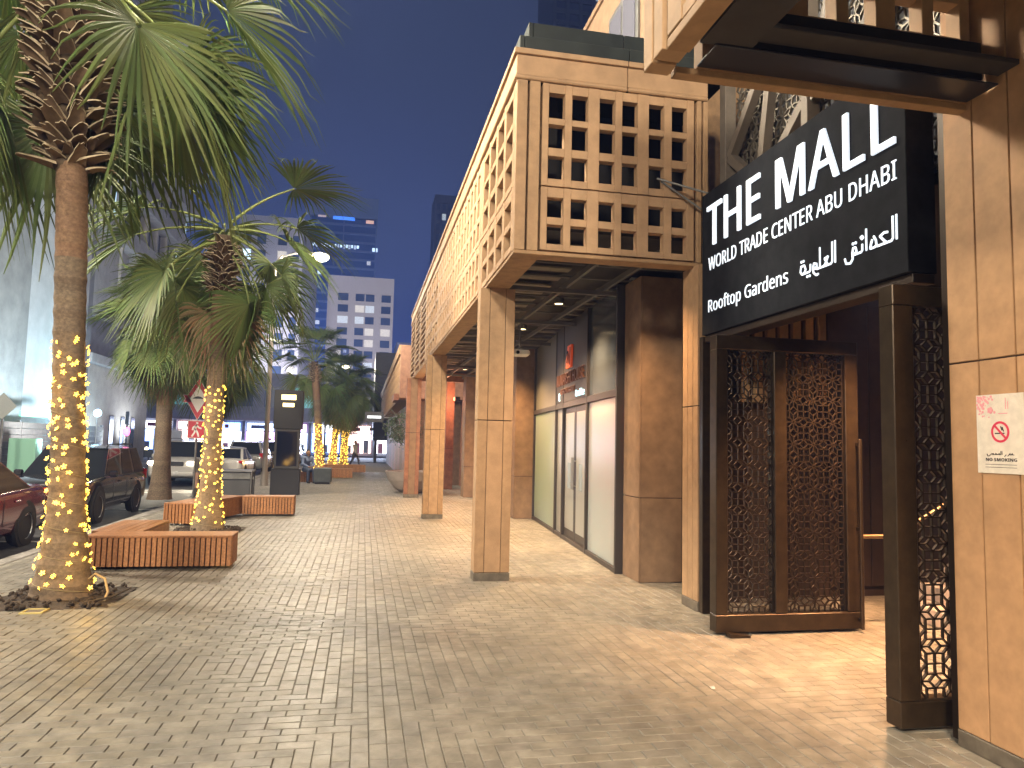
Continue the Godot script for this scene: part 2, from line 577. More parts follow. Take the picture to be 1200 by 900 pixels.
func lay_bricks(pave: Node) -> void:
	# diamonds of bricks laid along the street alternate with diamonds laid across it
	var U := 0.1
	var X0 := 0.2
	var Z0 := -3.55
	var N := 12
	var list := []   # [x, z, along]
	for ci in range(-4, 6):
		for cj in range(-18, 3):
			for i in range(-N, N):
				var h := N - (i if i >= 0 else -i - 1)
				for k in range(0, h):
					list.append([X0 + (ci * 2 * N + i + 0.5) * U, Z0 + (cj * 2 * N - h + 2 * k + 1) * U, true])
			for j in range(-(N - 1), N - 1):
				var h := N - 1 - (j if j >= 0 else -j - 1)
				for k in range(0, h):
					list.append([X0 + (ci * 2 * N + N - h + 2 * k + 1) * U, Z0 + (cj * 2 * N + N + j + 0.5) * U, false])
	var tones := [Color(0.335, 0.308, 0.25), Color(0.315, 0.29, 0.237), Color(0.35, 0.322, 0.264), Color(0.305, 0.28, 0.235), Color(0.33, 0.30, 0.24)]
	var meshes := [brick_mesh(1), brick_mesh(2), brick_mesh(3)]
	var near := []
	var rest := []
	var fwd := Vector3(0.19637768, 0.08222481, -0.97707466)
	var rgt := Vector3(0.97977441, 0.02261373, 0.19882333)
	var upv := Vector3(-0.03844352, 0.99635721, 0.07612093)
	for e in list:
		var x: float = e[0]
		var z: float = e[1]
		if x < -4.42 or x > 8.5 or z > 0.5 or z < -42.0 or (x > 3.9 and (z < -7.9 or z > -3.2)):
			continue
		var pit := false
		for t in TREE_PITS:
			if absf(x - t.x) < 0.62 and absf(z - t.y) < 0.62:
				pit = true
		if pit:
			continue
		var d := Vector3(x, -1.7, z)
		var zc := d.dot(fwd)
		var seen := zc > 0.5 and absf(d.dot(rgt) / zc) < 0.70 and d.dot(upv) / zc > -0.525
		if seen:
			near.append([d.length(), x, z, e[2]])
		else:
			rest.append([9e9, x, z, e[2]])
	near.sort_custom(func(a, c): return a[0] < c[0])
	var bm := []
	for t in tones:
		var m: StandardMaterial3D = M.bricks.duplicate()
		m.vertex_color_use_as_albedo = false
		m.albedo_color = t.linear_to_srgb()
		bm.append(m)
	var tfs := []
	for k in near.size():
		var e = near[k]
		var tf := brick_tf(e[1], e[2], e[3])
		if k < 300:
			inst("brick", meshes[rng.randi() % 3], bm[rng.randi() % 5], pave, tf)
		else:
			tfs.append(tf)
	for e in rest:
		if e[2] > -14.0:
			tfs.append(brick_tf(e[1], e[2], e[3]))
	var mm := MultiMesh.new()
	mm.transform_format = MultiMesh.TRANSFORM_3D
	mm.use_colors = true
	mm.mesh = meshes[0]
	mm.instance_count = tfs.size()
	for k in tfs.size():
		mm.set_instance_transform(k, tfs[k])
		mm.set_instance_color(k, tones[rng.randi() % 5] * rng.randf_range(0.93, 1.05))
	var o := MultiMeshInstance3D.new()
	o.name = "bricks"
	o.multimesh = mm
	o.material_override = M.bricks
	o.set_meta("kind", "stuff")
	pave.add_child(o)

func brick_tf(x: float, z: float, along: bool) -> Transform3D:
	var bs := Basis(Vector3.UP, (PI / 2 if along else 0.0) + rng.randf_range(-0.008, 0.008) + (PI if rng.randf() < 0.5 else 0.0))
	bs = Basis(Vector3(1, 0, 0), rng.randf_range(-0.007, 0.007)) * Basis(Vector3(0, 0, 1), rng.randf_range(-0.007, 0.007)) * bs
	return Transform3D(bs, Vector3(x, rng.randf_range(-0.0015, 0.0015), z))

const TREE_PITS := [Vector2(-3.02, -8.62), Vector2(-2.72, -14.45)]

# ---------------------------------------------------------------- mall: lattice box on columns
func lattice(called: String, parent: Node, o: Vector3, right: Vector3, w: float, y0: float, y1: float, xs: Array, ys: Array, depth: float, m: Material, r := 0.004) -> void:
	# a slab with rectangular openings; o is its lower left front corner, the front faces right x up
	var b := MB.new()
	var out := right.cross(Vector3.UP)
	var tf := Transform3D(Basis(right, Vector3.UP, out), o)
	var x := 0.0
	var edges := []
	for k in xs:
		edges.append([x, k[0]])
		x = k[1]
	edges.append([x, w])
	for e in edges:
		b.bevel(Vector3((e[0] + e[1]) * 0.5, (y1 - y0) * 0.5, -depth * 0.5), Vector3(e[1] - e[0], y1 - y0, depth), r, tf)
	for k in xs:
		var y := 0.0
		for q in ys + [[y1 - y0, 0.0]]:
			if q[0] - y > 0.003:
				b.bevel(Vector3((k[0] + k[1]) * 0.5, (y + q[0]) * 0.5, -depth * 0.5 - 0.003), Vector3(k[1] - k[0] - 0.001, q[0] - y, depth - 0.008), r * 0.8, tf)
			y = q[1]
	obj(called, b, m, parent)

const UP_ROWS := [[0.08, 0.33], [0.42, 0.68], [0.75, 1.03]]
const LOW_ROWS := [[0.07, 0.28], [0.36, 0.575]]

func column(label: String, x0: float, x1: float, z: float, h: float, m: Array, joint := 2.0) -> void:
	var t := thing("column", label, "column", Vector3((x0 + x1) / 2, 0, z), 0.0, "columns under the lattice canopy")
	var w := x1 - x0
	var d := 0.24
	var core := MB.new()
	core.span(Vector3(-w / 2 + 0.012, 0.0, -d + 0.012), Vector3(w / 2 - 0.012, h, -0.012))
	obj("core", core, M.joint, t)
	boxpart("plinth", Vector3(-w / 2 - 0.004, 0, -d - 0.004), Vector3(w / 2 + 0.004, 0.1, 0.004), M.plinth, t)
	var cut := [-w / 2, -w / 2 + 0.28 * w, -w / 2 + 0.74 * w, w / 2]
	for i in 3:
		for q in [[0.106, joint - 0.006], [joint + 0.006, h]]:
			boxpart("panel", Vector3(cut[i] + (0.003 if i else 0.0), q[0], -0.02), Vector3(cut[i + 1] - (0.003 if i < 2 else 0.0), q[1], 0.0), m[(i + int(q[0])) % m.size()], t, 0.003)
			boxpart("panel", Vector3(cut[i] + (0.003 if i else 0.0), q[0], -d), Vector3(cut[i + 1] - (0.003 if i < 2 else 0.0), q[1], -d + 0.02), m[(i + int(q[0])) % m.size()], t, 0.003)
	for q in [[0.106, joint - 0.006], [joint + 0.006, h]]:
		boxpart("panel", Vector3(-w / 2, q[0], -d + 0.023), Vector3(-w / 2 + 0.02, q[1], -0.023), m[0], t, 0.003)
		boxpart("panel", Vector3(w / 2 - 0.02, q[0], -d + 0.023), Vector3(w / 2, q[1], -0.023), m[1], t, 0.003)

func pillar(label: String, a: Vector3, b: Vector3, joint: float, m: Material, zcuts := [], foot := 0.0) -> Node3D:
	# clad pillar whose street face (at a.x) is cut into upright panels at zcuts
	var t := thing("pillar", label, "pillar", Vector3((a.x + b.x) / 2, 0, (a.z + b.z) / 2))
	var off := Vector3((a.x + b.x) / 2, 0, (a.z + b.z) / 2)
	var core := MB.new()
	core.span(a + Vector3(0.012, 0, 0.012) - off, b - Vector3(0.012, 0, 0.012) - off)
	obj("core", core, M.joint, t)
	if foot > 0.0:
		boxpart("plinth", Vector3(a.x - 0.004, 0, a.z - 0.004) - off, Vector3(b.x, foot, b.z + 0.004) - off, M.plinth, t)
	var zs := [a.z] + zcuts + [b.z]
	for q in [[foot + 0.004, joint - 0.005], [joint + 0.005, b.y]]:
		if q[1] - q[0] < 0.05:
			continue
		for i in zs.size() - 1:
			boxpart("panel", Vector3(a.x, q[0], zs[i] + (0.004 if i else 0.0)) - off, Vector3(a.x + 0.022, q[1], zs[i + 1] - (0.004 if i < zs.size() - 2 else 0.0)) - off, m, t, 0.003)
		for zz in [[a.z, a.z + 0.022], [b.z - 0.022, b.z]]:
			boxpart("panel", Vector3(a.x + 0.025, q[0], zz[0]) - off, Vector3(b.x, q[1], zz[1]) - off, m, t, 0.003)
	return t

func make_mall() -> void:
	var t := thing("lattice_canopy", "long tan upper storey with square lattice windows, beyond the gate sign", "canopy", Vector3(1.47, 3.72, -7.4))
	var O := Vector3(1.47, 3.72, -7.4)
	var xr := Vector3(1, 0, 0)
	var zr := Vector3(0, 0, 1)
	# front
	var fx := [[0.07, 0.25], [0.33, 0.51], [0.64, 0.82], [0.90, 1.08], [1.21, 1.39], [1.48, 1.66]]
	lattice("lattice_panel", t, Vector3(1.755, 4.46, -7.4) - O, xr, 1.745, 4.46, 5.59, fx, UP_ROWS, 0.11, M.tan3)
	lattice("lattice_panel", t, Vector3(1.755, 3.76, -7.4) - O, xr, 1.745, 3.76, 4.445, fx, LOW_ROWS, 0.11, M.tan3)
	for q in [[1.47, 1.585], [1.61, 1.725], [3.53, 3.582], [3.605, 3.66]]:
		boxpart("corner_post", Vector3(q[0], 3.74, -7.52) - O, Vector3(q[1], 5.59, -7.385) - O, M.tan, t)
	boxpart("lower_rail", Vector3(1.47, 3.70, -7.62) - O, Vector3(3.66, 3.738, -7.39) - O, M.tan2, t)
	# street face
	var s1 := []
	for k in 4:
		s1.append([0.21 + k * 0.52, 0.61 + k * 0.52])
	var X := 1.47
	lattice("lattice_panel", t, Vector3(X, 4.46, -9.76) - O, zr, 2.23, 4.46, 5.59, s1, UP_ROWS, 0.11, M.tan)
	lattice("lattice_panel", t, Vector3(X, 3.76, -9.76) - O, zr, 2.23, 3.76, 4.445, s1, LOW_ROWS, 0.11, M.tan)
	for part in [[-15.55, -12.68], [-12.66, -9.79]]:
		var w: float = part[1] - part[0]
		var s2 := []
		for k in 8:
			s2.append([0.07 + k * 0.352, 0.31 + k * 0.352])
		lattice("lattice_panel", t, Vector3(X, 4.46, part[0]) - O, zr, w, 4.46, 5.59, s2, UP_ROWS, 0.14, M.tan3, 0.003)
		lattice("lattice_panel", t, Vector3(X, 3.76, part[0]) - O, zr, w, 3.76, 4.445, s2, LOW_ROWS, 0.14, M.tan3, 0.003)
	var s3 := []
	for k in 5:
		s3.append([0.17 + k * 0.58, 0.61 + k * 0.58])
	lattice("lattice_panel", t, Vector3(X, 4.46, -18.62) - O, zr, 3.05, 4.46, 5.59, s3, UP_ROWS, 0.11, M.tan)
	lattice("lattice_panel", t, Vector3(X, 3.76, -18.62) - O, zr, 3.05, 3.76, 4.445, s3, LOW_ROWS, 0.11, M.tan)
	for k in 3:
		var za := -24.6 + k * 1.99
		var s4 := []
		for j in 1:
			s4.append([0.12, 1.86])
		var rows := []
		for j in 11:
			rows.append([0.04 + j * 0.162, 0.145 + j * 0.162])
		lattice("louvre_panel", t, Vector3(X, 3.76, za) - O, zr, 1.97, 3.76, 5.59, s4, rows, 0.13, M.tan2, 0.003)
	# cornice
	for k in 7:
		var z1 := -7.4 - k * 2.46
		var z0 := maxf(z1 - 2.45, -24.6)
		if k == 0:
			z1 = -7.43
		boxpart("cornice_panel", Vector3(1.46, 5.645, z0) - O, Vector3(1.6, 5.865, z1) - O, M.tan3, t)
		boxpart("cornice_ledge", Vector3(1.43, 5.87, z0) - O, Vector3(1.66, 5.93, z1) - O, M.tan3, t)
		boxpart("cornice_mould", Vector3(1.44, 5.595, z0) - O, Vector3(1.6, 5.64, z1) - O, M.tan3, t, 0.012)
		boxpart("lower_rail", Vector3(1.475, 3.70, z0 - 0.0) - O, Vector3(1.78, 3.738, minf(z1, -7.625)) - O, M.tan2, t)
	for q in [[1.43, 2.705], [2.713, 3.66]]:
		boxpart("cornice_panel", Vector3(maxf(q[0], 1.46), 5.645, -7.425) - O, Vector3(q[1], 5.865, -7.39) - O, M.tan3, t)
		boxpart("cornice_ledge", Vector3(q[0], 5.87, -7.427) - O, Vector3(q[1], 5.93, -7.36) - O, M.tan3, t)
		boxpart("cornice_mould", Vector3(maxf(q[0], 1.44), 5.595, -7.427) - O, Vector3(q[1], 5.64, -7.37) - O, M.tan3, t, 0.012)
	# near-black backing stands in for the shade inside
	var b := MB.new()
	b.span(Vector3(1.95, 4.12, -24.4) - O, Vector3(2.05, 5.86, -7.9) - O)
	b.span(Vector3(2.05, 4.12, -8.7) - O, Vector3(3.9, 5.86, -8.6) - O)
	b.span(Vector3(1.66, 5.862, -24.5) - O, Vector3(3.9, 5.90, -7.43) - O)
	obj("shade_backing", b, M.dark, t)
	b = MB.new()
	b.span(Vector3(1.48, 3.76, -24.7) - O, Vector3(3.9, 5.9, -24.6) - O)
	obj("end_wall", b, M.copper, t)
	# parapet in two tiers
	for k in 7:
		var z1 := -7.45 - k * 2.46
		boxpart("parapet_panel", Vector3(1.50, 5.932, z1 - 2.45) - O, Vector3(1.55, 6.12, z1) - O, M.parapet, t)
		boxpart("parapet_panel", Vector3(1.66, 5.932, z1 - 2.75) - O, Vector3(1.71, 6.46, z1 - 0.3) - O, M.parapet, t)
	for k in 2:
		boxpart("parapet_panel", Vector3(1.555 + k * 1.2, 5.932, -7.5) - O, Vector3(2.745 + k * 1.2, 6.12, -7.45) - O, M.parapet, t)
		boxpart("parapet_panel", Vector3(1.715 + k * 1.08, 5.932, -7.8) - O, Vector3(2.785 + k * 1.08, 6.46, -7.75) - O, M.parapet, t)
	# soffit: dark void with joists and pale boards
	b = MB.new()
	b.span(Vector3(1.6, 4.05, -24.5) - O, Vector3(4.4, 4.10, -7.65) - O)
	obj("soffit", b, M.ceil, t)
	var z := -8.0
	while z > -24.2:
		boxpart("ceiling_board", Vector3(1.80, 3.985, z - 0.2) - O, Vector3(2.58, 4.01, z) - O, M.board, t)
		if z < -9.7:
			boxpart("ceiling_board", Vector3(3.28, 3.985, z - 0.16) - O, Vector3(3.95, 4.01, z - 0.04) - O, M.board, t)
		z -= 0.52
	for x in [2.66, 3.21]:
		b = MB.new()
		b.span(Vector3(x - 0.022, 3.86, -24.4) - O, Vector3(x + 0.022, 3.93, -7.66) - O)
		obj("ceiling_bar", b, M.ceilbar, t)
	for zz in [-9.66, -12.3, -14.94, -17.58, -20.22, -22.86]:
		b = MB.new()
		b.span(Vector3(1.79, 3.80, zz - 0.03) - O, Vector3(3.9, 3.858, zz + 0.03) - O)
		obj("cross_bar", b, M.ceilbar, t)
		b = MB.new()
		b.span(Vector3(1.79, 3.93, zz + 0.35) - O, Vector3(3.9, 3.955, zz + 0.375) - O)
		b.span(Vector3(1.79, 3.93, zz + 1.05) - O, Vector3(3.9, 3.955, zz + 1.075) - O)
		b.span(Vector3(1.79, 3.93, zz + 1.7) - O, Vector3(3.9, 3.955, zz + 1.725) - O)
		obj("cable_tray", b, M.ceilbar, t)
	column("tan panelled column nearest to the gate, standing alone on the pavement", 1.41, 1.86, -9.17, 3.698, [M.tan, M.tan3, M.tan])
	column("second tan panelled column along the canopy, a darker band across it", 1.37, 1.82, -16.66, 3.698, [M.tan2, M.tan])
	column("third reddish column at the canopy end, beside the bowl planter", 1.29, 1.74, -23.0, 3.698, [M.copper, M.brown])
	pillar("slim tan pillar at the far side of the gate, under the canopy corner", Vector3(3.5, 0, -7.68), Vector3(3.82, 3.70, -7.3), 2.16, M.tan, [-7.55, -7.42], 0.1)
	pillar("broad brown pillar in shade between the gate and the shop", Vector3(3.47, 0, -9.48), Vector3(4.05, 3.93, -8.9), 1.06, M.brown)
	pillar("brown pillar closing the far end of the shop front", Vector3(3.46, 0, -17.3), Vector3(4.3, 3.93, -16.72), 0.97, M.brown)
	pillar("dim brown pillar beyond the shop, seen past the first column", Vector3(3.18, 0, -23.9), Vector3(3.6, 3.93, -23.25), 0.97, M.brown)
	pillar("reddish lit pillar farthest under the canopy", Vector3(3.0, 0, -27.8), Vector3(3.3, 4.4, -27.2), 1.5, M.copper)
	# back wall behind pillars
	b = MB.new()
	b.span(Vector3(4.06, 0, -10.4), Vector3(4.2, 4.04, -7.7))
	var w := obj("back_wall", b, mat(Color(0.03, 0.022, 0.02), 0.7))
	tag(w, "dark recessed wall between the slim pillar and the broad brown pillar", "wall")
	b = MB.new()
	b.span(Vector3(3.9, 0, -30), Vector3(4.1, 4.04, -17.32))
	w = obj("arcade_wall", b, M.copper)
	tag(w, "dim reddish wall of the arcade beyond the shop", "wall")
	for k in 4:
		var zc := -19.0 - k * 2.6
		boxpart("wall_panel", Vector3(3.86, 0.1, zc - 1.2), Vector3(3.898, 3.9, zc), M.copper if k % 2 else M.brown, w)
	# upper facade of the main building, set back above the canopies
	t = thing("main_building", "tan upper wall of the mall set back above the lattice canopy", "building", Vector3(3.7, 5.9, -16))
	O = Vector3(3.7, 5.9, -16)
	for k in 7:
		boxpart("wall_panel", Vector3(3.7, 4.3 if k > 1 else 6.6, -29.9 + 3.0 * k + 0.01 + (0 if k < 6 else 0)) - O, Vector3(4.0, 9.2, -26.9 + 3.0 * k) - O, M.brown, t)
	boxpart("roof_edge", Vector3(3.66, 9.202, -29.9) - O, Vector3(9, 9.3, -8.9) - O, M.brown, t)
	b = MB.new()
	b.span(Vector3(4.01, 4.3, -29.9) - O, Vector3(9, 9.2, -8.95) - O)
	obj("wall", b, M.tan2, t)
	var fr := boxpart("window", Vector3(3.66, 6.4, -10.9) - O, Vector3(3.698, 8.6, -9.6) - O, M.grey_metal, t)
	boxpart("pane", Vector3(3.645, 6.5, -10.8) - O, Vector3(3.659, 8.5, -10.3) - O, mat(Color(0.1, 0.1, 0.12), 0.1), fr)
	boxpart("pane", Vector3(3.645, 6.5, -10.2) - O, Vector3(3.659, 8.5, -9.7) - O, mat(Color(0.1, 0.1, 0.12), 0.1), fr)
	# fittings under the canopy
	var zs := [-8.14, -10.7, -13.3, -15.9, -18.6, -21.2]
	var names := ["nearest to the lattice corner", "above the first column", "before the shop doors", "at the far shop pane", "beyond the second column", "near the canopy end"]
	for k in zs.size():
		downlight(Vector3(2.85, 3.86, zs[k]), "round warm downlight in the dark ceiling, " + names[k], 11.0 if k == 0 else 22.0)
	t = thing("projector", "small white projector hung from the dark ceiling before the shop", "projector", Vector3(2.72, 3.35, -12.9))
	b = MB.new()
	b.bevel(Vector3(0, 0, 0), Vector3(0.34, 0.11, 0.26), 0.03)
	obj("housing", b, mat(Color(0.7, 0.66, 0.58), 0.4), t)
	b = MB.new()
	b.tube([Vector3(0, 0.05, 0), Vector3(0, 0.51, 0)], [0.018, 0.018], 8)
	b.bevel(Vector3(0, 0.065, 0), Vector3(0.1, 0.02, 0.1), 0.004)
	obj("bracket", b, M.grey_metal, t)
	b = MB.new()
	b.tube([Vector3(-0.06, 0, 0.12), Vector3(-0.06, 0, 0.155)], [0.035, 0.03], 12)
	obj("lens", b, M.black, t)

func downlight(p: Vector3, label: String, e: float, col := WARM, cone := 62.0) -> void:
	var t := thing("downlight", label, "lamp", p, 0.0, "ceiling downlights")
	var b := MB.new()
	b.lathe([Vector2(0.062, 0.0), Vector2(0.078, -0.012), Vector2(0.085, -0.012), Vector2(0.085, 0.09), Vector2(0.0, 0.09)], 16)
	obj("rim", b, M.ceilbar, t)
	b = MB.new()
	b.lathe([Vector2(0.0, -0.006), Vector2(0.061, -0.006), Vector2(0.061, 0.004), Vector2(0.0, 0.004)], 14)
	obj("lamp", b, M.down, t)
	spot("downlight_beam", Vector3(0, -0.04, 0), Vector3(0, -1, 0), col, e, cone, 0.9, 0.07, t)

func slab_box(a: Vector3, c: Vector3) -> MB:
	var b := MB.new()
	b.span(a, c)
	return b

# ---------------------------------------------------------------- gate, sign, interior
func star_lattice(w: float, h: float, a: float, bar: float, depth: float) -> ArrayMesh:
	# eight-rhombus stars and squares: a cut metal screen in the xy plane
	var b := MB.new()
	var p := 3.41421356 * a
	var segs := []
	for i in 8:
		var t := PI / 4 * i
		var n0 := Vector2(cos(t), sin(t)) * a
		segs.append([Vector2.ZERO, n0])
		for s in [-1, 1]:
			var tt: float = t + s * PI / 8
			segs.append([n0, Vector2(cos(tt), sin(tt)) * 1.847759 * a])
	var hole := Vector2(1, 1) * 1.7071068 * a
	for s in [Vector2(1.7071068, 0.7071068), Vector2(0.7071068, 1.7071068), Vector2(1.7071068, 2.7071068), Vector2(2.7071068, 1.7071068)]:
		segs.append([hole, s * a])
	var off := Vector2(fmod(w / 2, p), 0.1)
	for i in range(-1, int(w / p) + 3):
		for j in range(-1, int(h / p) + 3):
			for s in segs:
				var q0: Vector2 = s[0] + Vector2(i, j) * p + off - Vector2(p, p)
				var q1: Vector2 = s[1] + Vector2(i, j) * p + off - Vector2(p, p)
				var t0 := 0.0
				var t1 := 1.0
				var ok := true
				for ax in 2:
					var d: float = q1[ax] - q0[ax]
					var lim: float = w if ax == 0 else h
					if absf(d) < 1e-7:
						if q0[ax] < 0 or q0[ax] > lim:
							ok = false
					else:
						var ta := (0.0 - q0[ax]) / d
						var tb := (lim - q0[ax]) / d
						t0 = maxf(t0, minf(ta, tb))
						t1 = minf(t1, maxf(ta, tb))
				if ok and t1 - t0 > 0.02:
					var e0 := q0.lerp(q1, t0)
					var e1 := q0.lerp(q1, t1)
					b.bar(Vector3(e0.x, e0.y, 0), Vector3(e1.x, e1.y, 0), bar, depth, Vector3(0, 0, 1))
	return b.mesh()

func gate_leaf(label: String, z: float, x0: float, x1: float, cuts: Array) -> Node3D:
	var t := thing("gate_leaf", label, "gate", Vector3(x0, 0, z), 0.0, "leaves of the open gate")
	var h := 2.78
	var w := x1 - x0
	# frame pieces butt against each other
	for c in cuts:
		boxpart("stile", Vector3(c[0], 0.185, -0.13), Vector3(c[1], h - 0.135, 0), M.bronze, t, 0.006)
	boxpart("bottom_rail", Vector3(0, 0.025, -0.132), Vector3(w, 0.184, 0.001), M.bronze, t, 0.006)
	boxpart("top_rail", Vector3(0, h - 0.134, -0.132), Vector3(w, h, 0.001), M.bronze, t, 0.006)
	for i in cuts.size() - 1:
		var a: float = cuts[i][1]
		var e: float = cuts[i + 1][0]
		inst("lattice_screen", star_lattice(e - a, h - 0.135 - 0.185, 0.062, 0.0085, 0.02), M.bronze2, t, Transform3D(Basis(), Vector3(a, 0.185, -0.06)))
		var ed := MB.new()
		for x in [a + 0.004, e - 0.004]:
			ed.span(Vector3(x - 0.003, 0.186, -0.075), Vector3(x + 0.003, h - 0.136, -0.045))
		obj("screen_edge", ed, M.bronze2, t)
	var b := MB.new()
	b.bspan(Vector3(w - 0.05, 0.03, 0.045), Vector3(w - 0.015, 1.83, 0.075), 0.008)
	for y in [0.1, 0.95, 1.76]:
		b.span(Vector3(w - 0.042, y, 0.0), Vector3(w - 0.022, y + 0.03, 0.045))
	obj("pull_handle", b, M.bronze, t)
	return t

func make_gate() -> void:
	var zr := Vector3(0, 0, 1)
	var up := Vector3(0, 1, 0)
	# hanging sign
	var t := thing("mall_sign", "big black lit sign THE MALL over the open gate", "sign", Vector3(3.6, 2.9, -5.69))
	var O := Vector3(3.6, 2.9, -5.69)
	boxpart("sign_box", Vector3(3.5, 2.9, -7.2) - O, Vector3(3.72, 4.42, -4.17) - O, M.signface, t, 0.006)
	letters("THE MALL", t, Vector3(3.497, 3.815, -7.06) - O, zr, up, 2.82, 0.435, 0.02, M.letter, false)
	letters("WORLD TRADE CENTER ABU DHABI", t, Vector3(3.497, 3.565, -7.04) - O, zr, up, 2.79, 0.135, 0.006, M.letter, false)
	letters("Rooftop Gardens", t, Vector3(3.497, 3.125, -7.06) - O, zr, up, 1.5, 0.125, 0.006, M.letter, false)
	# Arabic line, right to left, drawn as strokes (x to the left of the right end)
	var ar := MB.new()
	var tf := Transform3D(Basis(zr, up, Vector3(-1, 0, 0)), Vector3(3.4985, 3.15, -4.26) - O)
	var V := func(l: Array) -> Array:
		var o := []
		for k in range(0, l.size(), 2):
			o.append(Vector2(-l[k] * 1.37, l[k + 1] * 1.28) * 0.01)
		return o
	var S := [
		V.call([0.6, 0, 0.6, 13]), # alef
		V.call([3.2, 13, 3.2, 1.2, 4.2, 0, 6, 0, 15, 0]), # lam joined on
		V.call([7, 5.6, 9.5, 6, 12.5, 4.8, 9.5, 1.6, 7.6, 0]), # hah
		V.call([17.2, 6.2, 15.6, 3.5, 15.2, 0.6, 16.5, 0, 20, 0, 19.8, 1, 18.4, 4.6]), # dal
		V.call([23, 0, 23, 12]), # alef
		V.call([26.2, 4.2, 26.2, 0.9, 27.2, 0, 33, 0]), # hamza seat
		V.call([25.2, 8, 26.6, 7.4, 26, 9, 27.4, 8.4]),
		V.call([33, 0, 30.8, 1.6, 31.6, 4, 33.6, 4, 34.2, 1.6, 34, -2.2, 36, -4.2, 39.5, -3.6, 40.6, -0.5]), # qaf
		V.call([49, 0, 49, 13]), # alef
		V.call([51.6, 13, 51.6, 1.2, 52.8, 0, 66, 0]), # lam
		V.call([55.6, 0, 58.6, 4.6, 55.4, 5.2, 58, 1.2, 60, 0]), # ain
		V.call([63, 0, 63, 12.6]), # lam
		V.call([66, 0, 66.2, 3.4, 68.6, 4.2, 69.6, 2.2, 68, 0.6, 66.4, 1.2]), # waw head
		V.call([69.6, 2.2, 69.4, -1.4, 66.6, -3.8, 64.6, -3.4]),
		V.call([72.2, 4.4, 72.2, 0.8, 73.4, 0, 79, 0]), # yeh
		V.call([79, 0, 77, 2.4, 78.4, 5.4, 81.6, 5.2, 82.4, 2, 80.6, 0, 78, 0]), # teh marbuta
	]
	strokes(ar, S, tf, 0.0165, 0.006)
	for p in [[31.4, 6.6], [33.6, 6.6], [73, -2.6], [75.4, -2.6], [79, 8.2], [81.2, 8.2]]:
		dot(ar, Vector2(-p[0] * 1.37, p[1] * 1.28) * 0.01, 0.012, tf, 0.007)
	obj("arabic_lettering", ar, M.letter, t)
	var st := MB.new()
	st.tube([Vector3(3.52, 4.30, -7.26) - O, Vector3(3.1, 4.62, -7.38) - O], [0.012, 0.012], 6)
	st.tube([Vector3(3.55, 4.42, -7.1) - O, Vector3(3.05, 4.64, -7.37) - O], [0.012, 0.012], 6)
	obj("stay_rod", st, M.grey_metal, t)

	# portal posts
	t = thing("gate_portal", "dark steel frame posts at both sides of the gate opening", "frame", Vector3(3.6, 0, -5.7))
	O = Vector3(3.6, 0, -5.7)
	boxpart("post", Vector3(3.51, 0, -7.285) - O, Vector3(3.66, 2.895, -7.205) - O, M.bronze, t)
	boxpart("post", Vector3(3.56, 0, -3.965) - O, Vector3(3.72, 3.9, -3.862) - O, M.bronze2, t)
	boxpart("post", Vector3(3.735, 2.8, -4.14) - O, Vector3(3.86, 4.42, -4.02) - O, mat(Color(0.2, 0.17, 0.13), 0.6), t)
	boxpart("head", Vector3(3.53, 2.83, -7.2) - O, Vector3(3.70, 2.895, -4.17) - O, M.bronze2, t)

	gate_leaf("left latticed bronze gate leaf, swung open below the sign", -6.35, 3.23, 4.73, [[0, 0.12], [0.6, 0.73], [1.36, 1.5]])
	gate_leaf("nearest latticed gate leaf, edge-on beside the no smoking notice", -4.05, 3.275, 4.72, [[0, 0.15], [0.66, 0.79], [1.3, 1.445]])

	# carved screen above, behind the sign
	t = thing("star_screen", "dark star-pattern screen with heavy diagonal bars behind the sign", "screen", Vector3(3.85, 3.7, -7.3))
	O = Vector3(3.85, 3.7, -7.3)
	var b := MB.new()
	b.span(Vector3(4.3, 3.72, -7.7) - O, Vector3(4.4, 6.6, -2.6) - O)
	obj("backing", b, mat(Color(0.02, 0.022, 0.03), 0.6), t)
	inst("lattice_screen", star_lattice(3.6, 2.4, 0.085, 0.014, 0.02), mat(Color(0.16, 0.14, 0.11), 0.5, {"metal": 0.3}), t, Transform3D(Basis(zr, up, Vector3(-1, 0, 0)), Vector3(4.0, 3.75, -7.35) - O))
	var fm := mat(Color(0.17, 0.14, 0.11), 0.6, {"vary": 0.2})
	boxpart("frame_post", Vector3(3.82, 3.72, -7.42) - O, Vector3(3.95, 6.2, -7.29) - O, fm, t)
	boxpart("frame_post", Vector3(3.825, 4.4, -5.87) - O, Vector3(3.955, 6.2, -5.77) - O, fm, t)
	for q in [[-7.27, 4.92, -6.2, 6.0], [-7.27, 4.92, -6.6, 4.35], [-6.68, 4.3, -6.35, 5.9], [-5.75, 5.0, -5.3, 6.1], [-5.75, 4.9, -4.6, 5.3], [-6.6, 4.38, -5.88, 4.9]]:
		b = MB.new()
		b.bar(Vector3(3.885 + 0.004 * q[2] / 7.0, q[1], q[0]) - O, Vector3(3.885 + 0.004 * q[2] / 7.0, q[3], q[2]) - O, 0.1, 0.09, Vector3(-1, 0, 0))
		obj("diagonal_bar", b, fm, t)

	# passage inside the gate
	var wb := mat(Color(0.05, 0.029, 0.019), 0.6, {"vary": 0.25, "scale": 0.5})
	t = thing("passage", "brown walled stair passage inside the open gate", "room", Vector3(6, 0, -5.5))
	O = Vector3(6, 0, -5.5)
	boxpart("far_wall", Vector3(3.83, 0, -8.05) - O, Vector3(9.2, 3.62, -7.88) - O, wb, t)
	boxpart("back_wall", Vector3(8.9, 0, -7.87) - O, Vector3(9.1, 3.62, -3.12) - O, wb, t)
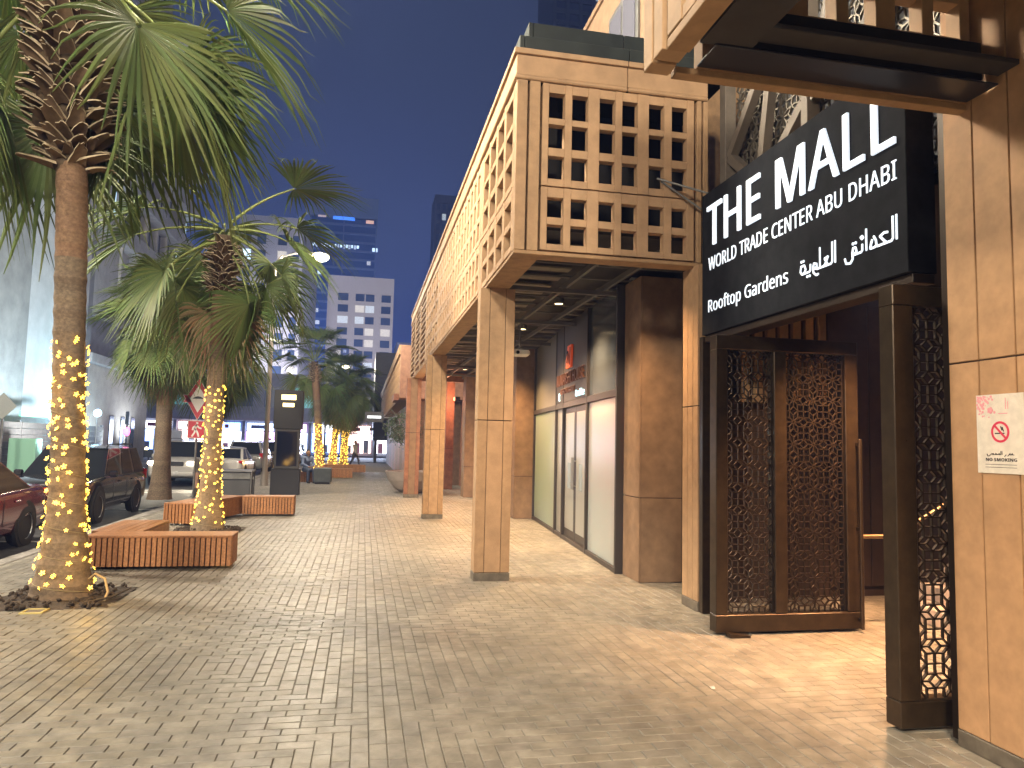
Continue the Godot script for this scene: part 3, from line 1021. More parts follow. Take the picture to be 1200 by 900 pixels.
	boxpart("near_wall", Vector3(3.97, 0, -3.1) - O, Vector3(9.2, 3.62, -2.95) - O, wb, t)
	boxpart("roof_slab", Vector3(3.96, 3.625, -7.7) - O, Vector3(9.2, 3.715, -2.95) - O, M.dark, t)
	for k in 9:
		boxpart("slat", Vector3(3.9 + k * 0.165, 2.25, -7.76) - O, Vector3(4.005 + k * 0.165, 3.5, -7.70) - O, M.tan2, t)
	boxpart("wall_board", Vector3(3.86, 1.72, -7.84) - O, Vector3(4.12, 2.72, -7.81) - O, M.tan, t)
	for k in 6:
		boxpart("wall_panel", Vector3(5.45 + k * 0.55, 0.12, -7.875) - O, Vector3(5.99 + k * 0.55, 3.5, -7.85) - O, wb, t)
	t = thing("stairs", "pale stone steps rising behind the nearest gate leaf", "stairs", Vector3(5.55, 0, -5.3))
	for k in 9:
		boxpart("step", Vector3(0.05 + 0.31 * k, 0.003 if k == 0 else 0.16 * k + 0.002, -1.7), Vector3(3.3, 0.16 * (k + 1), 1.1), M.stone, t, 0.008)
	t = thing("handrail", "brass handrail climbing beside the stone steps", "handrail", Vector3(5.2, 0, -6.45))
	b = MB.new()
	b.tube([Vector3(-0.45, 0.88, 0), Vector3(-0.05, 0.88, 0), Vector3(0.1, 0.95, 0), Vector3(2.6, 2.25, 0)], [0.022, 0.022, 0.022, 0.022], 8)
	obj("rail", b, mat(Color(0.25, 0.17, 0.09), 0.4, {"metal": 0.9}), t)
	for k in [1, 2]:
		b = MB.new()
		b.tube([Vector3(-0.3 + k * 1.0, 0.16 if k else 0.0, 0), Vector3(-0.3 + k * 1.0, 0.87 + (0.0 if k == 0 else 0.28 + (k - 1) * 0.52), 0)], [0.018, 0.018], 8)
		obj("post", b, mat(Color(0.25, 0.17, 0.09), 0.4, {"metal": 0.9}), t)
	downlight(Vector3(4.45, 3.53, -5.6), "unseen warm downlight in the passage roof, placed to light the floor and gate leaf", 60.0, Color(1.0, 0.76, 0.55), 44.0)  # this and the next are out of view, placed to light the passage
	downlight(Vector3(6.1, 3.53, -5.6), "unseen warm downlight placed to light the stone steps", 26.0, Color(1.0, 0.76, 0.55), 45.0)
	# floor catch
	var w := MB.new()
	w.prism(PackedVector2Array([Vector2(0, 0), Vector2(0.2, 0), Vector2(0.2, 0.012), Vector2(0, 0.035)]), 0.09, Transform3D(Basis(), Vector3(3.32, 0.003, -6.34)))
	tag(obj("door_wedge", w, M.bronze), "small metal wedge on the bricks under the left gate leaf", "wedge")

func no_smoking() -> void:
	var t := thing("no_smoking_notice", "cream no smoking notice taped to the tan pillar", "notice", Vector3(3.499, 1.6, -3.65))
	var zr := Vector3(0, 0, 1)
	var up := Vector3(0, 1, 0)
	var w := 0.315
	var h := 0.445
	boxpart("sheet", Vector3(-0.005, 0, 0), Vector3(-0.001, h, w), mat(Color(0.72, 0.66, 0.56), 0.35, {"vary": 0.1, "scale": 2.0}), t, 0.001)
	var tf := Transform3D(Basis(zr, up, Vector3(-1, 0, 0)), Vector3(-0.0052, 0, 0))
	var red := mat(Color(0.62, 0.03, 0.08), 0.5)
	var ink := mat(Color(0.03, 0.025, 0.03), 0.6)
	var pink := mat(Color(0.7, 0.3, 0.33), 0.5)
	var b := MB.new()
	var c := Vector2(0.16, 0.232)
	for k in 28:
		var a0 := TAU * k / 28
		var a1 := TAU * (k + 1) / 28
		b.prism(PackedVector2Array([c + Vector2(cos(a0), sin(a0)) * 0.047, c + Vector2(cos(a0), sin(a0)) * 0.06, c + Vector2(cos(a1), sin(a1)) * 0.06, c + Vector2(cos(a1), sin(a1)) * 0.047]), 0.0015, tf)
	strokes(b, [[c + Vector2(-0.036, 0.036), c + Vector2(0.036, -0.036)]], tf, 0.012, 0.0022)
	obj("red_ring", b, red, t)
	b = MB.new()
	strokes(b, [[c + Vector2(-0.034, -0.008), c + Vector2(0.026, -0.008)], [c + Vector2(0.012, 0.01), c + Vector2(0.004, 0.03)], [c + Vector2(0.022, 0.004), c + Vector2(0.014, 0.026)]], tf, 0.007, 0.001)
	obj("cigarette", b, ink, t)
	letters("NO SMOKING", t, Vector3(-0.0052, 0.068, 0.055), zr, up, 0.21, 0.018, 0.001, ink)
	b = MB.new()
	var ars := []
	for l in [[0.255, 0.105, 0.245, 0.105, 0.245, 0.112, 0.238, 0.105, 0.23, 0.105, 0.23, 0.112, 0.222, 0.104, 0.214, 0.098], [0.204, 0.106, 0.2, 0.1, 0.194, 0.096], [0.178, 0.125, 0.178, 0.105], [0.17, 0.125, 0.17, 0.105, 0.16, 0.105, 0.16, 0.112, 0.15, 0.105, 0.135, 0.112, 0.14, 0.105, 0.12, 0.105, 0.12, 0.112, 0.11, 0.105, 0.108, 0.112], [0.1, 0.108, 0.096, 0.098, 0.084, 0.096, 0.078, 0.108]]:
		var o := []
		for k in range(0, l.size(), 2):
			o.append(Vector2(l[k] - 0.01, l[k + 1]))
		ars.append(o)
	strokes(b, ars, tf, 0.004, 0.001)
	for k in 2:
		strokes(b, [[Vector2(0.055, 0.05 - k * 0.016), Vector2(0.26, 0.05 - k * 0.016)]], tf, 0.0025, 0.001)
	obj("small_print", b, ink, t)
	b = MB.new()
	var r := RandomNumberGenerator.new()
	r.seed = 4
	for k in 60:
		var p := Vector2(absf(r.randfn(0, 0.045)) + 0.006, h - 0.008 - absf(r.randfn(0, 0.05)))
		if p.x < 0.2 and p.y > 0.25:
			dot(b, p, r.randf_range(0.0025, 0.009), tf, 0.0006 + 0.00005 * k * 0.3)
	for k in 5:
		dot(b, Vector2(0.098, 0.355) + Vector2(cos(TAU * k / 5), sin(TAU * k / 5)) * 0.011, 0.009, tf, 0.003 + 0.0002 * k)
	strokes(b, [[Vector2(0.2, 0.36), Vector2(0.2, 0.42)], [Vector2(0.215, 0.36), Vector2(0.215, 0.4)], [Vector2(0.15, 0.335), Vector2(0.21, 0.335)]], tf, 0.005, 0.001)
	obj("pink_blossoms", b, pink, t)

# ---------------------------------------------------------------- shop under the canopy
func make_shop() -> void:
	var t := thing("shopfront", "glazed shop front with frosted coloured panes and a double door", "shop front", Vector3(3.92, 0, -16.7), deg_to_rad(-94.07))
	var fm := mat(Color(0.045, 0.04, 0.038), 0.45, {"metal": 0.4})
	# frame: mullions from floor to ceiling, transom between
	var ms := [0.0, 2.7, 3.42, 5.35, 7.15]
	for x in ms:
		boxpart("mullion", Vector3(x - 0.035, 0.0, -0.09), Vector3(x + 0.035, 3.95, 0.03), fm, t)
	for k in 4:
		boxpart("transom", Vector3(ms[k] + 0.036, 2.40, -0.08), Vector3(ms[k + 1] - 0.036, 2.50, 0.025), fm, t)
		boxpart("sill", Vector3(ms[k] + 0.036, 0.0, -0.08), Vector3(ms[k + 1] - 0.036, 0.07, 0.025), fm, t)
	var glass: Material = M.frost
	boxpart("pane", Vector3(0.036, 0.072, -0.03), Vector3(2.664, 2.398, -0.018), glass, t, 0.001)
	boxpart("pane", Vector3(2.736, 0.072, -0.03), Vector3(3.384, 2.398, -0.018), glass, t, 0.001)
	boxpart("pane", Vector3(5.386, 0.072, -0.03), Vector3(7.114, 2.398, -0.018), glass, t, 0.001)
	var dg := mat(Color(0.12, 0.125, 0.115), 0.3)
	boxpart("upper_pane", Vector3(0.036, 2.502, -0.03), Vector3(2.664, 3.95, -0.018), mat(Color(0.17, 0.165, 0.13), 0.4), t, 0.001)
	boxpart("upper_pane", Vector3(5.386, 2.502, -0.03), Vector3(7.114, 3.95, -0.018), mat(Color(0.06, 0.075, 0.09), 0.15), t, 0.001)
	for k in 2:
		var x0 := 3.47 + k * 0.925
		var d := boxpart("door", Vector3(x0, 0.075, -0.06), Vector3(x0 + 0.915, 2.39, -0.02), fm, t)
		boxpart("door_pane", Vector3(x0 + 0.1, 0.22, -0.0195), Vector3(x0 + 0.815, 2.29, -0.012), glass, d, 0.001)
		var hx := x0 + (0.87 if k == 0 else 0.045)
		var b := MB.new()
		b.tube([Vector3(hx, 0.95, 0.03), Vector3(hx, 1.5, 0.03)], [0.016, 0.016], 8)
		b.span(Vector3(hx - 0.01, 1.0, -0.02), Vector3(hx + 0.01, 1.02, 0.03))
		b.span(Vector3(hx - 0.01, 1.43, -0.02), Vector3(hx + 0.01, 1.45, 0.03))
		obj("handle", b, M.steel, d)
		boxpart("notice", Vector3(x0 + 0.33, 0.95, -0.0118), Vector3(x0 + 0.58, 1.4, -0.008), mat(Color(0.2, 0.25, 0.27), 0.4), d, 0.001)
	# sign board with letters and logo
	boxpart("sign_board", Vector3(2.74, 2.505, -0.02), Vector3(5.31, 3.95, 0.02), mat(Color(0.035, 0.034, 0.034), 0.5), t)
	var xr := Vector3(1, 0, 0)
	var up := Vector3(0, 1, 0)
	var lm := mat(Color(0.16, 0.075, 0.045), 0.4, {"metal": 0.4})
	letters("NUMARSHI HOUSE", t, Vector3(2.86, 2.83, 0.021), xr, up, 2.35, 0.21, 0.03, lm, false, "sign_letter")
	letters("RESTAURANT", t, Vector3(3.2, 2.66, 0.021), xr, up, 1.3, 0.1, 0.02, lm, false, "sign_letter")
	var lg := MB.new()
	lg.prism(PackedVector2Array([Vector2(3.83, 3.1), Vector2(4.22, 3.1), Vector2(4.26, 3.5), Vector2(3.93, 3.5), Vector2(3.89, 3.32), Vector2(3.8, 3.25)]), 0.04, Transform3D(Basis(), Vector3(0, 0, 0.021)))
	var lo := obj("sign_logo", lg, mat(Color(0.75, 0.16, 0.05), 0.4, {"emit": Color(1.0, 0.32, 0.12), "energy": 0.14}), t)
	lg = MB.new()
	strokes(lg, [[Vector2(3.9, 3.2), Vector2(3.98, 3.3), Vector2(3.94, 3.4)], [Vector2(4.02, 3.18), Vector2(4.08, 3.3), Vector2(4.0, 3.4)], [Vector2(4.16, 3.15), Vector2(4.18, 3.45)]], Transform3D(Basis(), Vector3(0, 0, 0.0612)), 0.03, 0.006)
	obj("logo_mark", lg, M.blackmatte, lo)
	var cy := mat(Color(0.5, 0.7, 0.75), 0.4, {"emit": Color(0.45, 0.9, 1.0), "energy": 1.0})  # reflected cyan words, built as glowing letters on the board
	letters("& coffee", t, Vector3(4.55, 2.55, 0.021), xr, up, 0.65, 0.11, 0.02, cy, true, "sign_letter")
	letters("t", t, Vector3(3.05, 2.55, 0.021), xr, up, 0.1, 0.16, 0.02, cy, true, "sign_letter")
	# unseen room and coloured lamps behind the frosted glass, placed to tint the panes
	var b := MB.new()
	b.span(Vector3(-0.2, 0.0, -2.3), Vector3(7.4, 4.0, -2.2))
	b.span(Vector3(-0.2, 0.0, -2.2), Vector3(-0.1, 4.0, -0.1))
	b.span(Vector3(7.3, 0.0, -2.2), Vector3(7.4, 4.0, -0.1))
	b.span(Vector3(-0.1, 2.46, -2.2), Vector3(7.3, 2.56, -0.1))
	b.span(Vector3(-0.1, -0.02, -2.2), Vector3(7.3, -0.004, -0.1))
	for x in [2.7, 3.42, 5.35]:
		b.span(Vector3(x - 0.02, 0.0, -2.2), Vector3(x + 0.02, 2.45, -0.1))
	obj("room_wall", b, M.whitewall, t)
	var glow := [[1.35, 1.9, -0.9, Color(0.78, 0.9, 0.32), 4.2], [1.4, 0.5, -0.9, Color(0.45, 0.72, 0.66), 1.3], [3.05, 1.6, -0.9, Color(0.75, 0.62, 0.5), 1.0],
		[4.4, 2.0, -0.8, Color(1.0, 0.74, 0.42), 2.8], [4.4, 0.6, -0.8, Color(0.7, 0.85, 0.8), 1.6], [6.6, 2.1, -0.5, Color(1.0, 0.22, 0.36), 2.8], [5.9, 0.6, -0.9, Color(0.45, 0.78, 0.72), 1.4]]
	for g in glow:
		var lb := MB.new()
		lb.sphere(Vector3(g[0], g[1], g[2]), Vector3(0.05, 0.05, 0.05), 10, 6)
		obj("lamp", lb, mat(g[3], 0.5, {"emit": g[3], "energy": 3.0}), t)
		omni("unseen_shop_lamp_glow", Vector3(g[0], g[1], g[2]), g[3], g[4], 0.08, t)

# ---------------------------------------------------------------- the canopy over the near pavement
func make_near_canopy() -> void:
	var O := Vector3(1.47, 3.72, -3.72)
	var t := thing("lattice_canopy", "near end of a tan latticed canopy, overhead at the top right", "canopy", O + Vector3(0, 0.07, 0))
	var zr := Vector3(0, 0, 1)
	var xl := Vector3(-1, 0, 0)
	var fx := [[0.07, 0.25], [0.33, 0.51], [0.64, 0.82], [0.90, 1.08], [1.21, 1.39], [1.48, 1.66]]
	lattice("lattice_panel", t, Vector3(3.49, 4.46, -3.72) - O, xl, 1.735, 4.46, 5.59, fx, UP_ROWS, 0.11, M.tan3)
	lattice("lattice_panel", t, Vector3(3.49, 3.76, -3.72) - O, xl, 1.735, 3.76, 4.445, fx, LOW_ROWS, 0.11, M.tan3)
	for q in [[-3.72, -3.6], [-3.575, -3.46]]:
		boxpart("corner_post", Vector3(1.455, 3.71, q[0]) - O, Vector3(1.60, 5.6, q[1]) - O, M.tan, t)
	var s1 := []
	for k in 4:
		s1.append([0.17 + k * 0.52, 0.57 + k * 0.52])
	for part in 5:
		var z0 := -3.43 + part * 2.25
		lattice("lattice_panel", t, Vector3(1.47, 4.46, z0) - O, zr, 2.23, 4.46, 5.59, s1, UP_ROWS, 0.11, M.tan)
		lattice("lattice_panel", t, Vector3(1.47, 3.76, z0) - O, zr, 2.23, 3.76, 4.445, s1, LOW_ROWS, 0.11, M.tan)
	boxpart("lower_rail", Vector3(1.62, 3.70, -3.73) - O, Vector3(3.498, 3.74, -3.655) - O, M.tan2, t)
	boxpart("lower_rail", Vector3(1.475, 3.70, -3.45) - O, Vector3(1.605, 3.755, 7.6) - O, M.tan2, t)
	boxpart("cornice_panel", Vector3(1.46, 5.61, -3.75) - O, Vector3(3.6, 5.93, 7.6) - O, M.tan3, t)
	var gl := mat(Color(0.03, 0.033, 0.045), 0.3, {"metal": 0.3})
	boxpart("soffit_plate", Vector3(1.74, 3.745, -3.65) - O, Vector3(3.49, 3.757, -3.42) - O, gl, t)
	boxpart("soffit_plate", Vector3(1.85, 3.79, -3.415) - O, Vector3(3.48, 3.82, -3.27) - O, M.ceil, t)
	boxpart("soffit_edge", Vector3(1.85, 3.822, -3.545) - O, Vector3(3.48, 4.05, -3.52) - O, M.dark, t)
	var b := MB.new()
	b.span(Vector3(1.78, 4.05, -2.35) - O, Vector3(3.9, 4.12, 7.6) - O)
	b.span(Vector3(1.78, 4.13, -2.42) - O, Vector3(3.9, 5.6, -2.36) - O)
	b.span(Vector3(1.70, 3.95, -3.40) - O, Vector3(1.76, 5.6, -2.43) - O)  # added panel, keeps lamp light from streaking through the lattice
	obj("soffit", b, M.ceil, t)
	b = MB.new()
	b.span(Vector3(1.66, 3.758, -3.44) - O, Vector3(1.95, 3.80, 7.5) - O)
	obj("cable_tray", b, M.ceil, t)
	pillar("near tan pillar bearing the no smoking notice, at the right edge", Vector3(3.5, 0, -3.85), Vector3(3.95, 6.0, -2.5), 2.25, M.amber, [-3.63, -3.38, -3.1, -2.8], 0.095)
	no_smoking()
	downlight(Vector3(2.7, 3.97, -1.6), "unseen downlight in the near canopy ceiling just above the frame, placed to light the near pillar", 10.0, Color(1.0, 0.76, 0.48))  # this and the next are out of view, placed to warm pillar and paving
	downlight(Vector3(2.7, 3.97, 1.2), "unseen downlight in the near canopy ceiling behind the viewer, placed to light the near paving", 14.0, Color(1.0, 0.76, 0.48))

# ---------------------------------------------------------------- farther along the mall
func make_far_mall() -> void:
	var O := Vector3(1.4, 3.4, -45)
	var t := thing("far_canopy", "far latticed canopy block with a red lit end wall", "canopy", O)
	boxpart("end_wall", Vector3(1.36, 3.45, -29.6) - O, Vector3(4.0, 5.55, -29.4) - O, mat(Color(0.40, 0.23, 0.15), 0.7, {"vary": 0.2}), t)
	var s := []
	for k in 9:
		s.append([0.15 + k * 0.55, 0.5 + k * 0.55])
	for k in 6:
		lattice("lattice_panel", t, Vector3(1.36, 3.5, -34.7 - k * 5.12) - O, Vector3(0, 0, 1), 5.08, 3.5, 5.2, s, [[0.15, 0.4], [0.55, 0.8], [0.95, 1.2], [1.35, 1.55]], 0.15, M.tan2)
	boxpart("cornice_panel", Vector3(1.30, 5.22, -60.3) - O, Vector3(4.0, 5.6, -29.62) - O, M.tan3, t)
	boxpart("core", Vector3(1.56, 3.5, -60.2) - O, Vector3(4.0, 5.2, -29.62) - O, M.dark, t)
	boxpart("soffit", Vector3(1.36, 3.40, -60.2) - O, Vector3(4.0, 3.49, -29.62) - O, M.brown, t)
	boxpart("awning", Vector3(1.15, 3.36, -31.6) - O, Vector3(1.35, 3.62, -29.5) - O, M.copper, t)
	var w := thing("far_arcade_wall", "brown upright-panelled wall under the far canopy", "wall", Vector3(1.9, 0, -45))
	boxpart("end_panel", Vector3(0.26, 0, 14.9), Vector3(2.3, 3.39, 15.1), M.brown, w)
	boxpart("end_panel", Vector3(2.1, 3.4, 14.9), Vector3(2.7, 5.6, 15.1), M.brown, w)
	for k in 20:
		boxpart("wall_panel", Vector3(0.0, 0.0, 15.0 - 1.5 * k - 1.47), Vector3(0.25, 3.38, 15.0 - 1.5 * k), M.brown if k % 3 else M.copper, w)
	var d := thing("dark_annex", "black clad annex at the far end of the mall", "building", Vector3(0.8, 0, -64))
	for k in 2:
		boxpart("post", Vector3(0.1 + k * 4.5, 0.0, 3.0), Vector3(0.35 + k * 4.5, 1.79, 3.3), M.black, d)
	for k in range(1, 5):
		boxpart("cladding", Vector3(0.0, 1.8 * k, -4.0), Vector3(5.0, 1.8 * k + 1.77, 3.4), mat(Color(0.03, 0.03, 0.038), 0.5, {"vary": 0.3}), d)
	boxpart("canopy", Vector3(-0.3, 2.6, 1.0), Vector3(-0.003, 2.8, 3.4), M.grey_metal, d)
	# blade sign
	t = thing("blade_sign", "black hanging sign with a white lit word, far along the facade", "sign", Vector3(0.5, 2.62, -36))
	boxpart("sign_box", Vector3(-0.44, 0.0, -0.06), Vector3(0.44, 0.5, 0.06), M.black, t)
	var b := MB.new()
	b.span(Vector3(0.44, 0.22, -0.02), Vector3(1.4, 0.26, 0.02))
	b.tube([Vector3(0.42, -0.02, 0), Vector3(1.4, -0.6, 0)], [0.02, 0.02], 6)
	obj("bracket", b, M.grey_metal, t)
	b = MB.new()
	b.bevel(Vector3(0, 0.25, 0.065), Vector3(0.66, 0.13, 0.02), 0.009)
	obj("lit_sign_word", b, M.letter, t)
	# lantern between the columns
	t = thing("pendant_lantern", "white glowing pendant lantern between the second and third columns", "lamp", Vector3(1.95, 3.02, -21.4))
	b = MB.new()
	b.lathe([Vector2(0.0, 0.0), Vector2(0.10, 0.0), Vector2(0.11, 0.1), Vector2(0.10, 0.18), Vector2(0.0, 0.18)], 14)
	obj("lamp_glass", b, mat(Color(0.9, 0.85, 0.75), 0.4, {"emit": Color(1, 0.9, 0.75), "energy": 3.0}), t)
	b = MB.new()
	b.lathe([Vector2(0.0, 0.182), Vector2(0.12, 0.182), Vector2(0.08, 0.25), Vector2(0.012, 0.26), Vector2(0.012, 0.98)], 12)
	obj("cap", b, M.grey_metal, t)
	omni("lantern_glow", Vector3(0, -0.12, 0), WARM, 2.0, 0.1, t)
	# unseen red lamp placed to light the gap between the two canopies
	t = thing("unseen_red_lamp", "unseen red floodlight in the gap, placed to redden the pillars and pavement", "lamp", Vector3(3.3, 3.3, -26.4))
	b = MB.new()
	b.bevel(Vector3(0, 0, 0), Vector3(0.2, 0.16, 0.12), 0.02)
	obj("housing", b, M.black, t)
	b = MB.new()
	b.bevel(Vector3(-0.112, 0, 0), Vector3(0.02, 0.12, 0.09), 0.004)
	obj("lamp_lens", b, mat(Color(0.9, 0.4, 0.3), 0.3, {"emit": Color(1.0, 0.38, 0.2), "energy": 3.0}), t)
	omni("unseen_red_glow", Vector3(-0.35, -0.1, 0), Color(1.0, 0.64, 0.45), 3.0, 0.15, t)
	# bowl planter with an olive shrub
	t = thing("bowl_planter", "wide pale stone bowl planter at the canopy end", "planter", Vector3(1.75, 0, -25.4))
	b = MB.new()
	b.lathe([Vector2(0.0, 0.0), Vector2(0.42, 0.0), Vector2(0.62, 0.12), Vector2(0.86, 0.42), Vector2(0.95, 0.66), Vector2(0.97, 0.72), Vector2(0.90, 0.72), Vector2(0.86, 0.62)], 32)
	obj("bowl", b, mat(Color(0.40, 0.33, 0.28), 0.7, {"vary": 0.2}), t)
	b = MB.new()
	b.lathe([Vector2(0.0, 0.66), Vector2(0.875, 0.62)], 24)
	obj("soil", b, M.soil, t)
	t = thing("olive_shrub", "round grey-green olive shrub growing in the bowl planter", "shrub", Vector3(1.55, 0.62, -25.5))
	b = MB.new()
	b.tube([Vector3(0, 0, 0), Vector3(-0.06, 0.5, 0.02), Vector3(0.02, 1.0, 0)], [0.05, 0.04, 0.03], 8)
	for k in 6:
		var an := TAU * k / 6
		b.tube([Vector3(0.0, 0.85, 0), Vector3(cos(an) * 0.3, 1.2, sin(an) * 0.3), Vector3(cos(an) * 0.6, 1.6, sin(an) * 0.6)], [0.022, 0.015, 0.006], 5)
	obj("trunk", b, mat(Color(0.12, 0.09, 0.06), 0.9), t)
	obj("crown", leaf_ball(Vector3(-0.05, 1.45, 0), Vector3(0.85, 0.7, 0.8), 2600, 0.075, 0.018, Color(0.075, 0.10, 0.055), 9), mat(Color(1, 1, 1), 0.6, {"vcol": true}), t)

func leaf_ball(c: Vector3, r: Vector3, count: int, ll: float, lw: float, colr: Color, sd: int) -> MB:
	var b := MB.new()
	var g := RandomNumberGenerator.new()
	g.seed = sd
	var clumps := []
	for k in 26:
		var d := Vector3(g.randfn(), g.randfn(), g.randfn()).normalized()
		clumps.append([c + d * r * g.randf_range(0.45, 0.92), g.randf_range(0.16, 0.3), g.randf_range(0.6, 1.35)])
	for k in count:
		var q = clumps[g.randi() % clumps.size()]
		var p: Vector3 = q[0] + Vector3(g.randfn(), g.randfn(), g.randfn()) * q[1] * 0.55 * r.x
		var d := Vector3(g.randfn(), g.randfn() + 0.4, g.randfn()).normalized()
		var s := d.cross(Vector3(g.randfn(), g.randfn(), g.randfn())).normalized() * lw
		b.col = colr * q[2] * g.randf_range(0.7, 1.3)
		b.quad(p, p + d * ll * 0.5 + s, p + d * ll, p + d * ll * 0.5 - s, s.cross(d))
	return b

# ---------------------------------------------------------------- across the road
func make_left_side() -> void:
	var O := Vector3(-15, 0, -45)
	var t := thing("office_building", "pale tall office building across the road, floodlit bluish wall", "building", O)
	var pale := mat(Color(0.50, 0.53, 0.53), 0.8, {"vary": 0.12, "scale": 0.12})
	var grey := mat(Color(0.34, 0.33, 0.32), 0.85, {"vary": 0.15, "scale": 0.15})
	var olive := mat(Color(0.26, 0.28, 0.27), 0.8, {"vary": 0.2, "scale": 0.12})
	var darkg := mat(Color(0.16, 0.155, 0.16), 0.8, {"vary": 0.2, "scale": 0.15})
	var beige := mat(Color(0.40, 0.36, 0.31), 0.8, {"vary": 0.15, "scale": 0.15})
	var glass := mat(Color(0.02, 0.028, 0.04), 0.12)
	var lit := mat(Color(0.5, 0.55, 0.6), 0.4, {"emit": Color(0.75, 0.9, 1.0), "energy": 0.9})
	boxpart("wall", Vector3(-15.3, 0, -36.5) - O, Vector3(-15.0, 34, -24) - O, olive, t)
	boxpart("floodlit_wall", Vector3(-15.6, 0, -42.8) - O, Vector3(-15.32, 34, -36.52) - O, pale, t)
	boxpart("pilaster", Vector3(-15.5, 0, -43.45) - O, Vector3(-14.75, 34, -42.82) - O, darkg, t)
	boxpart("wall", Vector3(-15.5, 8.4, -48.0) - O, Vector3(-15.0, 13.2, -43.47) - O, grey, t)
	boxpart("dark_band", Vector3(-15.5, 6.2, -50.5) - O, Vector3(-15.15, 8.39, -43.47) - O, darkg, t)
	boxpart("ledge", Vector3(-15.5, 5.7, -52) - O, Vector3(-14.6, 6.19, -43.47) - O, grey, t)
	boxpart("ground_floor_wall", Vector3(-15.5, 0, -56) - O, Vector3(-15.05, 5.69, -43.47) - O, beige, t)
	for k in 3:
		boxpart("doorway", Vector3(-15.046, 0.1, -49.0 - k * 2.1) - O, Vector3(-15.0, 2.9, -48.3 - k * 2.1) - O, glass, t)
	# upper floors with ribs and deep windows
	boxpart("core", Vector3(-22, 5.7, -66) - O, Vector3(-15.52, 34, -24) - O, darkg, t)
	for k in 6:
		boxpart("column_rib", Vector3(-15.45, 6.2 if k > 1 else 8.4, -48.3 - k * 2.9) - O, Vector3(-14.85, 13.2, -48.02 - k * 2.9) - O, grey, t)
		boxpart("wall", Vector3(-15.5, 6.2 if k > 0 else 8.4, -50.5 - k * 2.9) - O, Vector3(-15.2, 13.2, -48.32 - k * 2.9) - O, darkg if k % 2 else grey, t)
	for f in 6:
		var y := 13.25 + f * 3.4
		boxpart("floor_slab", Vector3(-15.5, y, -66) - O, Vector3(-14.5, y + 1.1, -43.47) - O, grey, t)
		for k in 8:
			var z := -46.0 - k * 2.5
			var o := boxpart("window", Vector3(-15.5, y + 1.11, z - 2.1) - O, Vector3(-15.42, y + 3.38, z - 0.1) - O, lit if (k * 7 + f * 5) % 6 == 0 else glass, t)
			boxpart("pier", Vector3(-15.5, y + 1.11, z - 0.09) - O, Vector3(-15.0, y + 3.38, z + 0.29) - O, grey, t)
	# boundary wall of long boards
	var w := thing("board_wall", "low brown wall of horizontal boards across the road", "wall", Vector3(-14.2, 0, -38))
	var wood := mat(Color(0.15, 0.12, 0.10), 0.8, {"vary": 0.3, "scale": 0.6})
	for k in 3:
		for j in 8:
			boxpart("board", Vector3(0, 0.03 + j * 0.27, -6.6 + k * 5.0), Vector3(0.05, 0.285 + j * 0.27, -1.65 + k * 5.0), wood, w, 0.01)
	for k in 4:
		boxpart("post", Vector3(-0.12, 0, -6.7 + k * 5.0), Vector3(-0.005, 2.25, -6.55 + k * 5.0), M.grey_metal, w)
	w = thing("spiked_fence", "white spike-topped fence panel across the road, past the building", "fence", Vector3(-14.0, 0, -58))
	for k in 22:
		var b := MB.new()
		b.span(Vector3(0, 0.25, -4.0 + k * 0.36), Vector3(0.04, 2.2, -3.72 + k * 0.36))
		b.tri(Vector3(0.02, 2.2, -4.0 + k * 0.36), Vector3(0.02, 2.2, -3.72 + k * 0.36), Vector3(0.02, 2.5, -3.86 + k * 0.36), Vector3(1, 0, 0))
		obj("picket", b, M.whitewall, w)
	boxpart("base", Vector3(-0.1, 0, -4.1), Vector3(0.12, 0.24, 4.0), M.kerb, w)
	# floodlight
	t = thing("floodlight", "glaring blue-white floodlight on a short pole across the road", "lamp", Vector3(-13.6, 0, -41.8))
	var b := MB.new()
	b.tube([Vector3(0, 0, 0), Vector3(0, 2.7, 0)], [0.05, 0.04], 8)
	obj("pole", b, M.grey_metal, t)
	b = MB.new()
	b.sphere(Vector3(0, 2.85, 0), Vector3(0.19, 0.19, 0.19), 14, 9)
	obj("lamp", b, mat(Color(0.9, 0.95, 1), 0.4, {"emit": Color(0.72, 0.93, 1.0), "energy": 12.0}), t)
	omni("flood_glow", Vector3(0, 2.85, 0), Color(0.66, 0.9, 1.0), 10.0, 0.15, t)
	spot("flood_beam", Vector3(0.6, 3.15, 0.6), Vector3(-1.1, 1.1, 0.6), Color(0.7, 0.93, 1.0), 22.0, 70, 1.0, 0.3, t)
	t = thing("pink_lamp", "thin dark post with a small pink glowing lamp across the road", "lamp", Vector3(-13.8, 0, -47.5))
	b = MB.new()
	b.tube([Vector3(0, 0, 0), Vector3(0, 3.1, 0)], [0.05, 0.05], 8)
	b.bevel(Vector3(0, 2.75, 0), Vector3(0.18, 0.8, 0.18), 0.03)
	obj("post", b, M.black, t)
	b = MB.new()
	b.sphere(Vector3(0.02, 1.95, 0.02), Vector3(0.19, 0.28, 0.19), 10, 6)
	obj("lamp", b, mat(Color(0.9, 0.4, 0.6), 0.4, {"emit": Color(1.0, 0.45, 0.7), "energy": 2.0}), t)
	t = thing("green_lit_strip", "green lit strip on the wall at the left edge", "sign", Vector3(-14.0, 2.42, -35.4))
	boxpart("lit_sign_strip", Vector3(0, 0, -1.6), Vector3(0.08, 0.22, 1.5), mat(Color(0.2, 0.8, 0.4), 0.4, {"emit": Color(0.25, 1.0, 0.5), "energy": 0.9}), t)
	t = thing("diamond_sign", "back of a grey diamond road sign on a pole at the left edge", "sign", Vector3(-13.35, 0, -31.0))
	b = MB.new()
